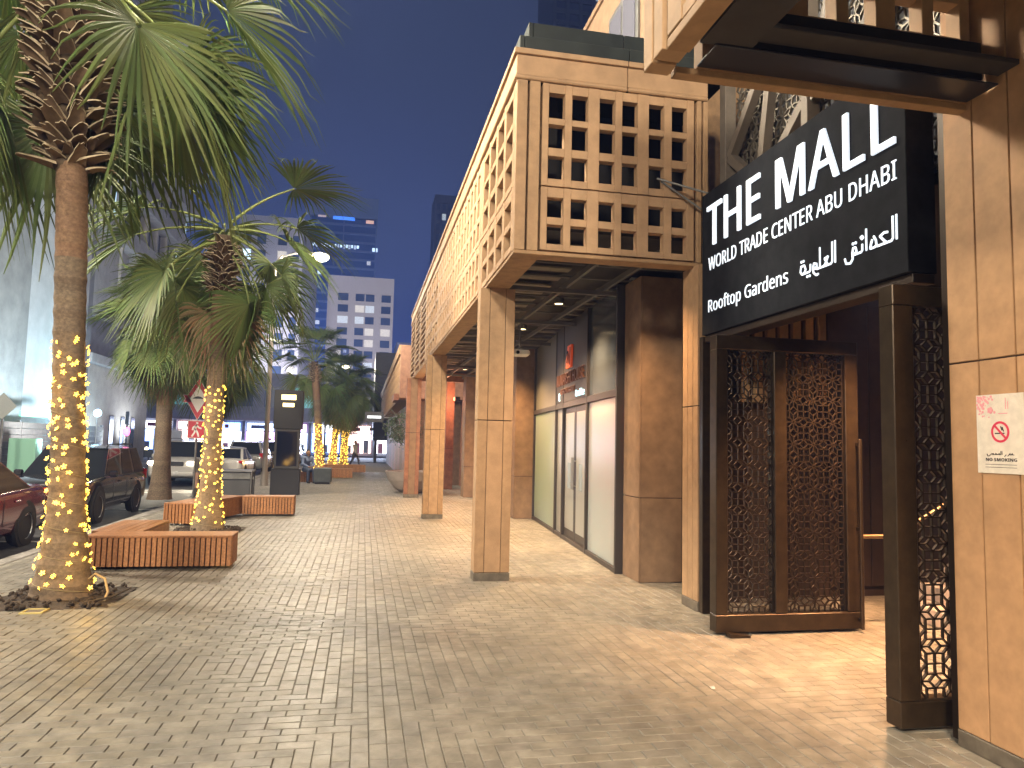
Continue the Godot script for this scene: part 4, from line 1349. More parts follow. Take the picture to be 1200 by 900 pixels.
	b.tube([Vector3(0, 0, 0), Vector3(0, 3.1, 0)], [0.045, 0.045], 8)
	obj("pole", b, M.grey_metal, t)
	b = MB.new()
	b.prism(PackedVector2Array([Vector2(0, -0.5), Vector2(0.48, 0), Vector2(0, 0.5), Vector2(-0.48, 0)]), 0.03, Transform3D(Basis(), Vector3(0, 2.72, 0.05)))
	obj("plate", b, mat(Color(0.30, 0.32, 0.31), 0.5, {"metal": 0.3}), t)
	t = thing("mint_cabinet", "pale green utility cabinet behind the parked cars", "cabinet", Vector3(-13.4, 0, -33.2))
	boxpart("body", Vector3(-0.5, 0.08, -0.3), Vector3(0.5, 1.5, 0.3), mat(Color(0.25, 0.5, 0.38), 0.5), t, 0.02)
	boxpart("plinth", Vector3(-0.46, 0.0, -0.27), Vector3(0.46, 0.078, 0.27), M.plinth, t)
	boxpart("door", Vector3(-0.44, 0.14, 0.302), Vector3(0.44, 1.44, 0.315), mat(Color(0.25, 0.5, 0.38), 0.5), t)

# ---------------------------------------------------------------- towers and blocks beyond the crossing
func block(called: String, label: String, x0: float, x1: float, z: float, depth: float, h: float, first: float, floor_h: float, win_h: float, cols: Array, wall: Material, glass: Material, lits: Array, p: float, sd: int, fmin := 0) -> Node3D:
	# a slab of glass behind upright piers and floor bands; every window a part
	var t := thing(called, label, "building", Vector3(x0, 0, z))
	var r := RandomNumberGenerator.new()
	r.seed = sd
	var w := x1 - x0
	boxpart("core", Vector3(0, 0, -depth), Vector3(w, h, -0.5), wall, t)
	var x := 0.0
	for k in cols.size() + 1:
		var e: float = cols[k][0] if k < cols.size() else w
		boxpart("pier", Vector3(x, 0, -0.498), Vector3(e, h, 0), wall, t)
		if k < cols.size():
			x = cols[k][1]
	for c in cols:
		boxpart("band", Vector3(c[0] + 0.001, h - first, -0.498), Vector3(c[1] - 0.001, h, -0.05), wall, t)
		var y := h - first
		var f := 0
		while y - floor_h > 0:
			boxpart("band", Vector3(c[0] + 0.001, y - floor_h, -0.498), Vector3(c[1] - 0.001, y - win_h, -0.08), wall, t)
			if y - floor_h > fmin:
				boxpart("window", Vector3(c[0] + 0.05, y - win_h + 0.05, -0.49), Vector3(c[1] - 0.05, y - 0.05, -0.4), lits[r.randi() % lits.size()] if r.randf() < p else glass, t)
			y -= floor_h
			f += 1
	return t

func unseen_facade_flood(label: String, at: Vector3, towards: Vector3, c: Color, e: float, angle: float) -> void:  # unseen lamps placed to brighten building fronts
	var t := thing("unseen_facade_floodlight", label, "lamp", at)
	boxpart("housing", Vector3(-0.3, -0.25, -0.2), Vector3(0.3, 0.25, 0.2), M.black, t, 0.03)
	boxpart("foot", Vector3(-0.06, -at.y, -0.06), Vector3(0.06, -0.251, 0.06), M.black, t)
	var d := towards.normalized()
	var b := MB.new()
	b.sphere(d * 0.36, Vector3(0.1, 0.1, 0.1), 10, 6)
	obj("lamp", b, M.lampglow, t)
	spot("flood_beam", d * 0.55, towards, c, e, angle, 0.8, 0.3, t)

func make_far_city() -> void:
	unseen_facade_flood("unseen floodlight behind the shops, placed to light the cream apartment block", Vector3(-2, 1.2, -120), Vector3(0, 0.22, -1), Color(0.95, 0.95, 1.0), 4300.0, 50)
	unseen_facade_flood("unseen floodlight behind the shops, placed to light the grey tower block", Vector3(-16, 1.2, -108), Vector3(0, 0.32, -1), Color(0.9, 0.92, 1.0), 1300.0, 55)
	unseen_facade_flood("unseen floodlight hidden behind the black car, placed to light the tall pale wall", Vector3(-10.6, 0.55, -33), Vector3(-0.55, 0.75, -0.6), Color(0.88, 0.95, 1.0), 130.0, 62)
	unseen_facade_flood("unseen floodlight on the far pavement, placed to light the office windows above", Vector3(-13.4, 0.6, -51), Vector3(-0.55, 1, 0.0), Color(0.9, 0.95, 1.0), 26.0, 60)
	unseen_facade_flood("unseen floodlight on the far pavement, placed to light the grey office wall", Vector3(-13.0, 0.6, -45.2), Vector3(-0.6, 0.8, 0.1), Color(0.85, 0.95, 1.0), 14.0, 65)
	unseen_facade_flood("unseen floodlight at the foot of the glass tower, placed to light its front", Vector3(-14, 1.2, -240), Vector3(0, 0.55, -1), Color(0.6, 0.75, 1.0), 16000.0, 55)
	var cream := mat(Color(0.52, 0.46, 0.42), 0.85, {"emit": Color(0.3, 0.28, 0.3), "energy": 0.0})
	var glassb := mat(Color(0.05, 0.075, 0.14), 0.2)
	var L := [mat(Color(0.5, 0.5, 0.5), 0.5, {"emit": Color(0.85, 0.95, 1.0), "energy": 1.4}), mat(Color(0.5, 0.5, 0.5), 0.5, {"emit": Color(0.7, 0.74, 0.76), "energy": 0.8}), mat(Color(0.5, 0.45, 0.4), 0.5, {"emit": Color(0.95, 0.92, 0.85), "energy": 0.5})]
	var t := block("apartment_block", "cream apartment block with four upright window rows, beyond the street end", -10.7, 6.8, -200, 22, 46, 4.6, 3.1, 2.05, [[2.7, 5.5], [7.3, 9.75], [10.0, 12.4], [14.2, 16.8]], cream, glassb, L, 0.3, 5, 6)
	boxpart("vertical_sign", Vector3(4.0, 14, 0.02), Vector3(6.2, 27, 0.3), mat(Color(0.04, 0.06, 0.14), 0.5), t)
	for k in 8:
		boxpart("sign_mark", Vector3(4.6, 15 + k * 1.45, 0.302), Vector3(5.5, 15.8 + k * 1.45, 0.36), mat(Color(0.4, 0.45, 0.55), 0.5, {"emit": Color(0.5, 0.6, 0.8), "energy": 0.25}), t)
	# dark glass tower
	var wall := mat(Color(0.10, 0.11, 0.15), 0.6)
	var dg := mat(Color(0.035, 0.05, 0.09), 0.25)
	t = thing("glass_tower", "dark blue glass tower with a blue light line near its top", "building", Vector3(-25.7, 0, -320))
	boxpart("core", Vector3(0, 0, -30), Vector3(28.2, 98, -0.4), dg, t)
	boxpart("crown", Vector3(-0.3, 98.6, -30.2), Vector3(28.5, 107.5, 0.2), mat(Color(0.17, 0.15, 0.15), 0.7), t)
	boxpart("podium_wing", Vector3(-5, 0, -26), Vector3(-0.01, 62, -0.5), dg, t)
	for f in 25:
		var y := 3.5 + f * 3.8
		boxpart("floor_band", Vector3(-0.2 if y > 62 else -5.2, y, -0.38), Vector3(28.4, y + 0.9, 0.1), wall, t)
	for x in [-0.1, 13.9, 27.7]:
		boxpart("mullion", Vector3(x, 0, 0.102), Vector3(x + 0.5, 98.5, 0.3), wall, t)
	boxpart("blue_light_line", Vector3(9.5, 97.0, 0.31), Vector3(18.7, 98.4, 0.6), mat(Color(0.2, 0.4, 0.9), 0.4, {"emit": Color(0.25, 0.55, 1.0), "energy": 0.9}), t)
	boxpart("orange_light", Vector3(23.5, 96.2, 0.31), Vector3(26.8, 97.6, 0.6), mat(Color(0.9, 0.6, 0.4), 0.4, {"emit": Color(1.0, 0.72, 0.5), "energy": 0.7}), t)
	boxpart("orange_light", Vector3(3.2, 97.6, 0.31), Vector3(6.6, 98.4, 0.6), mat(Color(0.9, 0.6, 0.4), 0.4, {"emit": Color(0.9, 0.75, 0.65), "energy": 0.45}), t)
	var r := RandomNumberGenerator.new()
	r.seed = 12
	for k in 17:
		boxpart("window", Vector3(1.5 + k * 1.15, 85.0 - (k % 2) * 0.5, -0.38), Vector3(2.1 + k * 1.15 + r.randf() * 0.4, 86.2, 0.16), L[k % 2], t)
	for q in [[0.5, 80.2], [2.2, 80.2], [4.4, 80.0], [1.2, 72.6], [4.0, 72.6], [-0.8, 65.2], [24.5, 78.0], [22.5, 69.5], [25.0, 69.0], [15.5, 66.5], [19.5, 65.8], [-4.2, 57.5], [-2.4, 57.5], [3.2, 56.2], [3.4, 51.0], [-2.4, 46.6], [-1.2, 46.4], [-3.8, 39], [-1.5, 38.6], [1.4, 38.8], [-4.0, 29.5], [-2.0, 29.0], [0.6, 30.8], [26.6, 84.0]]:
		boxpart("window", Vector3(q[0], q[1], -0.39), Vector3(q[0] + r.randf_range(1.0, 2.3), q[1] + 1.6, 0.14), L[r.randi() % 3], t)
	# block at the left, half behind the palms
	block("grey_tower_block", "grey tower block with upright window bays, left of the lamp pole", -25.5, -13.2, -150, 44, 46, 3.5, 3.3, 2.2, [[0.8, 2.4], [3.4, 5.2], [7.4, 9.2], [10.2, 11.6]], mat(Color(0.42, 0.40, 0.42), 0.85), glassb, L, 0.16, 9, 6)
	# dark slivers at the right
	block("dark_sliver_tower", "slim dark tower just above the lattice canopy roof line", 21.5, 30, -250, 14, 88, 3, 3.6, 2.4, [[0.6, 2.0], [2.6, 4.0], [4.6, 6.0]], mat(Color(0.07, 0.085, 0.14), 0.6), mat(Color(0.03, 0.05, 0.12), 0.3), [L[1]], 0.1, 3, 50)
	block("dark_stepped_tower", "short dark tower beside the canopy roof line, lower than its neighbour", 18.6, 23, -262, 12, 58, 2, 3.4, 2.4, [[0.4, 1.7], [2.3, 3.6]], mat(Color(0.05, 0.06, 0.09), 0.6), mat(Color(0.06, 0.08, 0.14), 0.3), [L[1]], 0.25, 8, 30)
	block("high_dark_tower", "tall dark tower at the top edge above the canopy parapet", 50, 70, -200, 20, 150, 3, 3.6, 2.3, [[1, 4], [5, 8], [9, 12], [13, 16]], mat(Color(0.04, 0.045, 0.06), 0.6), mat(Color(0.03, 0.04, 0.07), 0.2), L, 0.08, 21, 110)
	block("low_block", "small dark block between the apartment block and the mall", 7.2, 16, -180, 14, 26, 3, 3.3, 2.2, [[1, 3], [4, 6]], mat(Color(0.06, 0.07, 0.11), 0.7), glassb, L, 0.2, 4, 8)
	# the lit shops across the crossing
	t = thing("shop_row", "row of brightly lit shops across the end of the street", "building", Vector3(-34, 0, -84))
	var W := mat(Color(0.24, 0.26, 0.36), 0.8, {"vary": 0.15, "scale": 0.2})
	boxpart("wall", Vector3(0, 3.9, -8), Vector3(42, 8.9, 0), W, t)
	boxpart("core", Vector3(0, 0, -8), Vector3(42, 3.89, -0.9), mat(Color(0.2, 0.2, 0.24), 0.8), t)
	boxpart("canopy", Vector3(0, 3.6, 0.002), Vector3(42, 3.88, 1.4), mat(Color(0.2, 0.19, 0.27), 0.7), t)
	for k in 13:
		boxpart("upper_window", Vector3(0.9 + k * 3.2, 5.2, 0.002), Vector3(2.9 + k * 3.2, 7.4, 0.04), glassb if k % 4 else mat(Color(0.2, 0.4, 0.45), 0.4, {"emit": Color(0.3, 0.8, 0.85), "energy": 0.35}), t)
	var cs := [Color(0.9, 0.72, 0.95), Color(0.55, 0.7, 1.0), Color(0.95, 0.97, 1.0), Color(0.8, 0.88, 1.0), Color(1.0, 0.85, 0.8)]
	for k in 12:
		var x := 0.4 + k * 3.5
		boxpart("pier", Vector3(x - 0.3, 0, -0.898), Vector3(x, 3.59, -0.1), W, t)
		boxpart("shop_window_lit", Vector3(x + 0.1, 0.35, -0.895), Vector3(x + 3.0, 2.45, -0.6), mat(Color(0.5, 0.5, 0.5), 0.4, {"emit": cs[(k * 3 + 2) % 5], "energy": 4.0 + 1.0 * (k % 3)}), t)
		boxpart("shop_sign_lit", Vector3(x + 0.2, 2.6, -0.895), Vector3(x + 2.9, 3.4, -0.3), mat(Color(0.5, 0.5, 0.5), 0.4, {"emit": cs[(k * 2 + 1) % 5], "energy": 4.0}), t)
		boxpart("shop_sign_mark", Vector3(x + 0.6 + (k % 3) * 0.4, 2.8, -0.298), Vector3(x + 1.5 + (k % 4) * 0.3, 3.2, -0.26), mat(Color(0.3, 0.05, 0.1) if k % 2 else Color(0.1, 0.15, 0.4), 0.5), t)
		for j in 3:
			boxpart("display", Vector3(x + 0.3 + j * 0.95, 0.36, -0.598), Vector3(x + 0.85 + j * 0.95, 1.2 + 0.3 * ((j + k) % 3), -0.4), mat(Color(0.2, 0.22, 0.3), 0.6) if (j + k) % 2 else mat(Color(0.5, 0.2, 0.3), 0.6), t)
	for k in 3:
		area("shop_glow", Vector3(-26 + k * 12.0, 2.0, -83.2), Vector3(0, -0.1, 1), Vector2(10, 2.2), Color(0.8, 0.87, 1.0), 130.0)

# ---------------------------------------------------------------- street furniture
func bench(label: String, at: Vector3, arms: Array) -> void:
	# arms: [centre x, centre z, length along x, depth, turn]
	var t := thing("slatted_bench", label, "bench", at, 0.0, "slatted wooden benches round the palms")
	for a in arms:
		var L: float = a[2]
		var D: float = a[3]
		var bs := Basis(Vector3.UP, a[4])
		var T := Transform3D(bs, Vector3(a[0], 0, a[1]))
		var b := MB.new()
		b.box(Vector3(0, 0.22, 0), Vector3(L - 0.12, 0.36, D - 0.12), T)
		obj("frame", b, M.blackmatte, t)
		var slat_l := MB.new()
		slat_l.bevel(Vector3(0, 0, 0), Vector3(0.052, 0.36, 0.028), 0.004)
		var sm := slat_l.mesh()
		var n := int(L / 0.063)
		for side in [-1.0, 1.0]:
			for k in n:
				inst("slat", sm, M.wood if (k * 7 + int(side)) % 3 else M.wood2, t, T * Transform3D(Basis(), Vector3(-L / 2 + (k + 0.5) * L / n, 0.222, side * (D / 2 - 0.014))))
		var n2 := int(D / 0.063)
		for side in [-1.0, 1.0]:
			for k in n2 - 1:
				inst("slat", sm, M.wood if k % 3 else M.wood2, t, T * Transform3D(Basis(Vector3.UP, PI / 2), Vector3(side * (L / 2 - 0.014), 0.2221, -D / 2 + 0.03 + (k + 0.5) * (D - 0.06) / (n2 - 1))))
		var nb := int(D / 0.1)
		for k in nb:
			var pb := MB.new()
			pb.bevel(Vector3(0, 0, 0), Vector3(L, 0.03, D / nb - 0.006), 0.005)
			inst("seat_board", pb.mesh(), M.wood if k % 2 else M.wood2, t, T * Transform3D(Basis(), Vector3(0, 0.4185, -D / 2 + (k + 0.5) * D / nb)))

func street_lamp(z: float, e: float) -> void:
	var names := {8.0: "street lamp behind the viewer, outside the picture, lighting the canopy and column fronts", -10.0: "street lamp hidden behind the nearest palm, its head above the frame", -28.0: "tall grey street lamp glaring above the palms, left of the totem", -70.0: "street lamp farther down the kerb"}
	var x := -3.5 if z > -20 else -3.46
	if z == -10.0:
		x = -3.7
	var hz := 1.2 if z == -10.0 else 0.0
	var t := thing("street_lamp", names[z], "street lamp", Vector3(x, 0, z - 0.2))
	var b := MB.new()
	b.tube([Vector3(0, 0, 0), Vector3(0, 0.5, 0), Vector3(0, 0.52, 0), Vector3(0, 8.2, 0), Vector3(0.25, 8.55, 0)], [0.14, 0.14, 0.1, 0.065, 0.05], 12)
	obj("pole", b, mat(Color(0.30, 0.27, 0.23), 0.5, {"metal": 0.4}), t)
	b = MB.new()
	b.tube([Vector3(0.2, 8.5, 0), Vector3(0.7, 8.68, 0), Vector3(-0.05 - x - 1.7, 8.72, hz)], [0.045, 0.04, 0.03], 8)
	obj("arm", b, M.grey_metal, t)
	b = MB.new()
	b.bevel(Vector3(-x - 1.85, 8.70, hz), Vector3(0.7, 0.10, 0.28), 0.03)
	obj("head", b, M.grey_metal, t)
	b = MB.new()
	b.sphere(Vector3(-x - 1.85, 8.60, hz), Vector3(0.34, 0.17, 0.26), 14, 8)  # oversized lamp body, its shape stands in for the glare
	obj("lamp", b, M.lampglow, t)
	omni("street_light", Vector3(-x - 1.85, 8.5, hz), LAMP, e, 0.6, t)

func unseen_road_lamp(z: float, e: float) -> void:  # unseen lamps left of the frame, placed to light the mall front
	var t := thing("unseen_road_lamp", "unseen tall road lamp left of the picture, placed to light the mall front, " + ("level with the viewer" if z > 0 else "level with the lattice box"), "street lamp", Vector3(-13.8, 0, z))
	var b := MB.new()
	b.tube([Vector3(0, 0, 0), Vector3(0, 9.3, 0), Vector3(0.4, 9.7, 0), Vector3(2.2, 9.8, 0)], [0.12, 0.08, 0.05, 0.04], 10)
	obj("pole", b, M.grey_metal, t)
	b = MB.new()
	b.bevel(Vector3(2.4, 9.8, 0), Vector3(0.8, 0.12, 0.32), 0.03)
	obj("head", b, M.grey_metal, t)
	b = MB.new()
	b.sphere(Vector3(2.4, 9.7, 0), Vector3(0.22, 0.1, 0.15), 14, 8)
	obj("lamp", b, M.lampglow, t)
	omni("unseen_road_light", Vector3(2.4, 9.56, 0), LAMP, e, 0.8, t)

func make_street_things() -> void:
	bench("near orange wooden slatted bench with an L shape, behind the nearest lit palm", Vector3(-2.6, 0, -10.5), [[0.1, 0.0, 1.76, 0.5, 0.0], [-0.56, -0.96, 1.40, 0.64, PI / 2]])
	bench("second slatted bench, darker, beyond the second lit palm", Vector3(-2.4, 0, -17.3), [[0.4, -0.1, 1.1, 0.5, 0.0], [-0.72, 0.95, 2.3, 0.6, PI / 2 - 0.26]])
	bench("far slatted bench with a seated person, beside the grey planter", Vector3(-2.15, 0, -30.4), [[0.0, 0.0, 1.0, 0.5, 0.0]])
	bench("farther low bench right of the grey planter", Vector3(-1.0, 0, -34.5), [[0.0, 0.0, 1.2, 0.6, 0.0]])
	bench("long dark bench near the clustered lit palms", Vector3(-0.9, 0, -40.5), [[0.0, 0.0, 2.2, 0.7, 0.0]])
	# palm pits
	for k in 2:
		var q = TREE_PITS[k]
		var b := MB.new()
		b.col = Color(1, 1, 1)
		var rows := []
		for j in 14:
			var row := PackedVector3Array()
			for i in 14:
				var fx := -0.6 + 1.2 * i / 13.0
				var fz := -0.6 + 1.2 * j / 13.0
				row.append(Vector3(q.x + fx, -0.02 + 0.07 * maxf(0, 1.0 - sqrt(fx * fx + fz * fz) / 0.85) + rng.randf_range(-0.012, 0.018), q.y + fz))
			rows.append(row)
		b.grid(rows, false, Vector3.UP)
		for n in 160:
			var p := Vector3(q.x + rng.randf_range(-0.56, 0.56), 0.0, q.y + rng.randf_range(-0.56, 0.6))
			p.y = 0.012 + 0.06 * maxf(0, 1.0 - Vector2(p.x - q.x, p.z - q.y).length() / 0.85)
			b.bevel(Vector3(), Vector3(rng.randf_range(0.02, 0.06), rng.randf_range(0.015, 0.035), rng.randf_range(0.02, 0.05)), 0.006, Transform3D(Basis.from_euler(Vector3(rng.randf(), rng.randf() * 6, rng.randf())), p))
		var o := obj("soil_bed", b, M.soil)
		o.set_meta("kind", "structure")
	var hose := MB.new()
	hose.tube([Vector3(-2.52, 0.02, -8.3), Vector3(-2.50, 0.1, -8.34), Vector3(-2.56, 0.22, -8.42), Vector3(-2.68, 0.26, -8.5), Vector3(-2.75, 0.2, -8.55)], [0.013, 0.013, 0.013, 0.012, 0.012], 8)
	tag(obj("hose", hose, mat(Color(0.35, 0.26, 0.14), 0.6)), "tan irrigation hose looping out of the soil by the nearest palm", "hose")
	var st := MB.new()
	st.tube([Vector3(-2.66, 0.03, -8.18), Vector3(-2.46, 0.05, -8.35), Vector3(-2.34, 0.1, -8.55)], [0.014, 0.012, 0.008], 6)
	tag(obj("stick", st, mat(Color(0.06, 0.045, 0.03), 0.9)), "dark dry stick lying at the edge of the palm pit", "stick")
	var t := thing("drain_cover", "small square cover frame in the bricks before the nearest palm", "drain cover", Vector3(-3.02, 0, -7.95))
	var b := MB.new()
	for q in [[-0.1, -0.1, 0.1, -0.075], [-0.1, 0.075, 0.1, 0.1], [-0.1, -0.074, -0.075, 0.074], [0.075, -0.074, 0.1, 0.074]]:
		b.bspan(Vector3(q[0], -0.01, q[1]), Vector3(q[2], 0.012, q[3]), 0.003)
	obj("frame", b, mat(Color(0.6, 0.5, 0.2), 0.4, {"metal": 0.5}), t)  # yellow glow on the cover is put into the frame colour
	boxpart("plate", Vector3(-0.074, -0.01, -0.074), Vector3(0.074, 0.006, 0.074), M.plinth, t)
	var sc := MB.new()
	sc.col = Color(1, 1, 1)
	sc.quad(Vector3(2.49, 0.012, -5.0), Vector3(2.525, 0.018, -4.995), Vector3(2.52, 0.006, -4.965), Vector3(2.495, 0.004, -4.97), Vector3.UP)
	tag(obj("paper_scrap", sc, M.paint_white), "tiny white paper scrap on the bricks before the open gate", "litter")
	# totem
	t = thing("information_totem", "black information totem with a screen and a lit two-line sign", "totem", Vector3(-2.28, 0, -23.75))
	boxpart("base", Vector3(-0.44, 0, -0.2), Vector3(0.42, 0.80, 0.2), M.black, t, 0.01)
	boxpart("screen_frame", Vector3(-0.37, 0.802, -0.15), Vector3(0.37, 2.02, 0.15), mat(Color(0.05, 0.048, 0.045), 0.4), t, 0.008)
	boxpart("screen_glass", Vector3(-0.30, 0.88, 0.152), Vector3(0.30, 1.95, 0.16), mat(Color(0.012, 0.016, 0.03), 0.06), t)
	boxpart("head", Vector3(-0.43, 2.022, -0.2), Vector3(0.43, 3.22, 0.2), M.black, t, 0.01)
	for q in [[2.92, 3.08, 0.24], [2.70, 2.82, 0.19]]:
		boxpart("lit_sign_line", Vector3(-q[2] + 0.02, q[0], 0.202), Vector3(q[2] - 0.02, q[1], 0.23), mat(Color(0.8, 0.7, 0.5), 0.4, {"emit": Color(1.0, 0.88, 0.58), "energy": 2.6}), t, 0.006)
	# litter bin / grey box
	t = thing("grey_bin", "low grey metal-rimmed box bin beyond the second palm", "bin", Vector3(-3.68, 0, -23.2))
	boxpart("body", Vector3(-0.48, 0.03, -0.3), Vector3(0.48, 0.48, 0.3), mat(Color(0.06, 0.06, 0.062), 0.5), t, 0.01)
	for q in [[-0.52, -0.33], [0.485, -0.33], [-0.52, 0.305], [0.485, 0.305]]:
		boxpart("post", Vector3(q[0], 0, q[1]), Vector3(q[0] + 0.035, 0.72, q[1] + 0.025), M.grey_metal, t)
	boxpart("lid", Vector3(-0.54, 0.722, -0.35), Vector3(0.54, 0.77, 0.35), M.steel, t, 0.01)
	boxpart("liner", Vector3(-0.47, 0.5, -0.29), Vector3(0.47, 0.69, 0.29), M.grey_metal, t)
	t = thing("grey_planter", "square dark grey planter box in front of the lit palm cluster", "planter", Vector3(-1.48, 0, -29.9))
	boxpart("box", Vector3(-0.33, 0.08, -0.33), Vector3(0.33, 0.62, 0.33), mat(Color(0.10, 0.12, 0.12), 0.6, {"vary": 0.2}), t, 0.015)
	boxpart("foot", Vector3(-0.28, 0, -0.28), Vector3(0.28, 0.078, 0.28), M.black, t)
	# road signs on one post
	var pole := Vector3(-4.52, 0, -21.7)
	t = thing("road_signs", "post with a hump warning, a give way and a red walker sign", "sign", pole)
	b = MB.new()
	b.tube([Vector3(0, 0, -0.03), Vector3(0, 3.55, -0.03)], [0.03, 0.03], 10)
	obj("post", b, M.grey_metal, t)
	var red := mat(Color(0.42, 0.02, 0.035), 0.45)
	var white := mat(Color(0.62, 0.58, 0.55), 0.5)
	var I := func(z: float) -> Transform3D: return Transform3D(Basis(), Vector3(0, 0, z))
	var tri := func(cy: float, s: float, upw: bool) -> PackedVector2Array:
		var d := 1.0 if upw else -1.0
		return PackedVector2Array([Vector2(-s * 0.5, cy - d * s * 0.29), Vector2(s * 0.5, cy - d * s * 0.29), Vector2(0, cy + d * s * 0.577)])
	for q in [[2.98, true], [2.55, false]]:
		var cy: float = q[0] - (0.09 if q[1] else -0.09)
		b = MB.new()
		b.prism(tri.call(cy, 0.80, q[1]), 0.012, I.call(0.0))
		obj("plate", b, white, t)
		b = MB.new()
		b.prism(tri.call(cy, 0.76, q[1]), 0.003, I.call(0.0125))
		obj("red_border", b, red, t)
		b = MB.new()
		b.prism(tri.call(cy - (0.0 if q[1] else 0.0), 0.44, q[1]), 0.003, I.call(0.016))
		obj("white_field", b, white, t)
	b = MB.new()
	var hump := PackedVector2Array()
	for k in 9:
		hump.append(Vector2(-0.13 + k * 0.0325, 2.79 + 0.05 * sin(PI * k / 8.0)))
	hump.append(Vector2(0.15, 2.77))
	hump.append(Vector2(-0.15, 2.77))
	b.prism(hump, 0.003, I.call(0.0195))
	obj("hump_mark", b, M.black, t)
	b = MB.new()
	b.bevel(Vector3(0.0, 1.92, 0.0), Vector3(0.48, 0.5, 0.012), 0.004)
	obj("plate", b, white, t)
	b = MB.new()
	b.bevel(Vector3(0.0, 1.92, 0.008), Vector3(0.44, 0.46, 0.004), 0.001)
	obj("red_field", b, red, t)
	b = MB.new()
	var wk := I.call(0.0105)
	dot(b, Vector2(0.01, 2.095), 0.032, wk, 0.003)
	strokes(b, [[Vector2(-0.01, 2.04), Vector2(-0.03, 1.92)], [Vector2(-0.03, 1.93), Vector2(0.03, 1.83), Vector2(0.06, 1.73)], [Vector2(-0.03, 1.92), Vector2(-0.05, 1.83), Vector2(-0.11, 1.73)], [Vector2(0.0, 2.03), Vector2(0.06, 1.97), Vector2(0.12, 1.95)], [Vector2(-0.01, 2.03), Vector2(-0.08, 1.98), Vector2(-0.1, 1.91)]], wk, 0.045, 0.003)
	obj("walker_mark", b, white, t)
	t = thing("reflective_bollard", "short wooden bollard with a pale reflective band by the kerb", "bollard", Vector3(-4.65, 0, -22.6))
	b = MB.new()
	b.bevel(Vector3(0, 0.55, 0), Vector3(0.12, 1.1, 0.12), 0.015)
	obj("post", b, M.kerb, t)
	boxpart("band", Vector3(-0.063, 0.25, -0.063), Vector3(0.063, 0.7, 0.063), mat(Color(0.75, 0.45, 0.3), 0.4), t)
	t = thing("globe_lamp", "white glowing globe lamp on a low post beyond the totem", "lamp", Vector3(-4.55, 0, -58))
	b = MB.new()
	b.tube([Vector3(0, 0, 0), Vector3(0, 1.45, 0)], [0.06, 0.05], 8)
	obj("post", b, M.grey_metal, t)
	b = MB.new()
	b.sphere(Vector3(0, 1.7, 0), Vector3(0.3, 0.3, 0.3), 14, 9)
	obj("lamp", b, mat(Color(0.9, 0.9, 0.9), 0.4, {"emit": Color(0.95, 0.97, 1.0), "energy": 5.0}), t)
	omni("globe_glow", Vector3(0, 1.7, 0.45), Color(0.9, 0.95, 1.0), 4.0, 0.1, t)

# ---------------------------------------------------------------- palms
func frond_mesh(elev: float, sd: int, dead := false) -> ArrayMesh:
	var g := RandomNumberGenerator.new()
	g.seed = sd
	var b := MB.new()
	var pl := 1.15
	var pts := []
	var rad := []
	var p := Vector3(0.10, 0, 0)
	var e := elev
	var drop := 30.0 if elev < 50 else 22.0
	for k in 9:
		pts.append(p)
		rad.append(lerpf(0.026, 0.012, k / 8.0))
		p += Vector3(cos(deg_to_rad(e)), sin(deg_to_rad(e)), 0) * pl / 8.0
		e -= drop / 8.0
	b.col = Color(0.16, 0.19, 0.05) if not dead else Color(0.16, 0.11, 0.05)
	b.tube(pts, rad, 6)
	var hub: Vector3 = pts[8]
	e -= 18.0
	var axis := Vector3(cos(deg_to_rad(e)), sin(deg_to_rad(e)), 0)
	var side := Vector3(0, 0, 1)
	var nrm := axis.cross(side)
	if nrm.y < 0:
		nrm = -nrm
	var N := 40
	var span := deg_to_rad(118.0)
	var base := Color(0.088, 0.135, 0.036)
	if dead:
		base = Color(0.20, 0.145, 0.07)
	for i in N:
		var f := (i + 0.5) / N * 2.0 - 1.0
		var ph := f * span
		var dph := span * 2.0 / N
		var L := (1.22 - 0.34 * absf(f)) * g.randf_range(0.9, 1.06)
		var dir := (axis * cos(ph) + side * sin(ph) + nrm * (0.12 + 0.25 * absf(sin(ph)))).normalized()
		var kd := g.randf_range(0.14, 0.30) * (0.7 + 0.7 * absf(f))
		if dead: kd *= 1.6
		b.col = base * g.randf_range(0.75, 1.25)
		b.col.r *= g.randf_range(0.9, 1.3)
		var across := (-axis * sin(ph) + side * cos(ph)).normalized()
		var mid := []
		var ea := []
		var eb := []
		var ss := [0.03, 0.25, 0.5, 0.64, 0.78, 0.9, 1.0]
		var tw := g.randf_range(-0.25, 0.25)
		for s in ss:
			var q: Vector3 = hub + dir * (s * L) + Vector3(0, -1, 0) * kd * pow(s, 2.2) * L
			if s > 0.74:
				q += Vector3(0, -1, 0) * (s - 0.74) * g.randf_range(0.1, 0.5) + across * (s - 0.74) * tw
			var w: float = s * L * tan(dph * 0.5) * 1.02
			if s > 0.5:
				w = 0.5 * L * tan(dph * 0.5) * pow(maxf(0.0, 1.0 - (s - 0.5) / 0.5), 0.75) * 0.95
			w = maxf(w, 0.0022)
			mid.append(q + nrm * w * 0.55)
			ea.append(q - across * w)
			eb.append(q + across * w)
		for k in ss.size() - 1:
			b.quad(ea[k], mid[k], mid[k + 1], ea[k + 1], nrm)
			b.quad(mid[k], eb[k], eb[k + 1], mid[k + 1], nrm)
	return b.mesh()

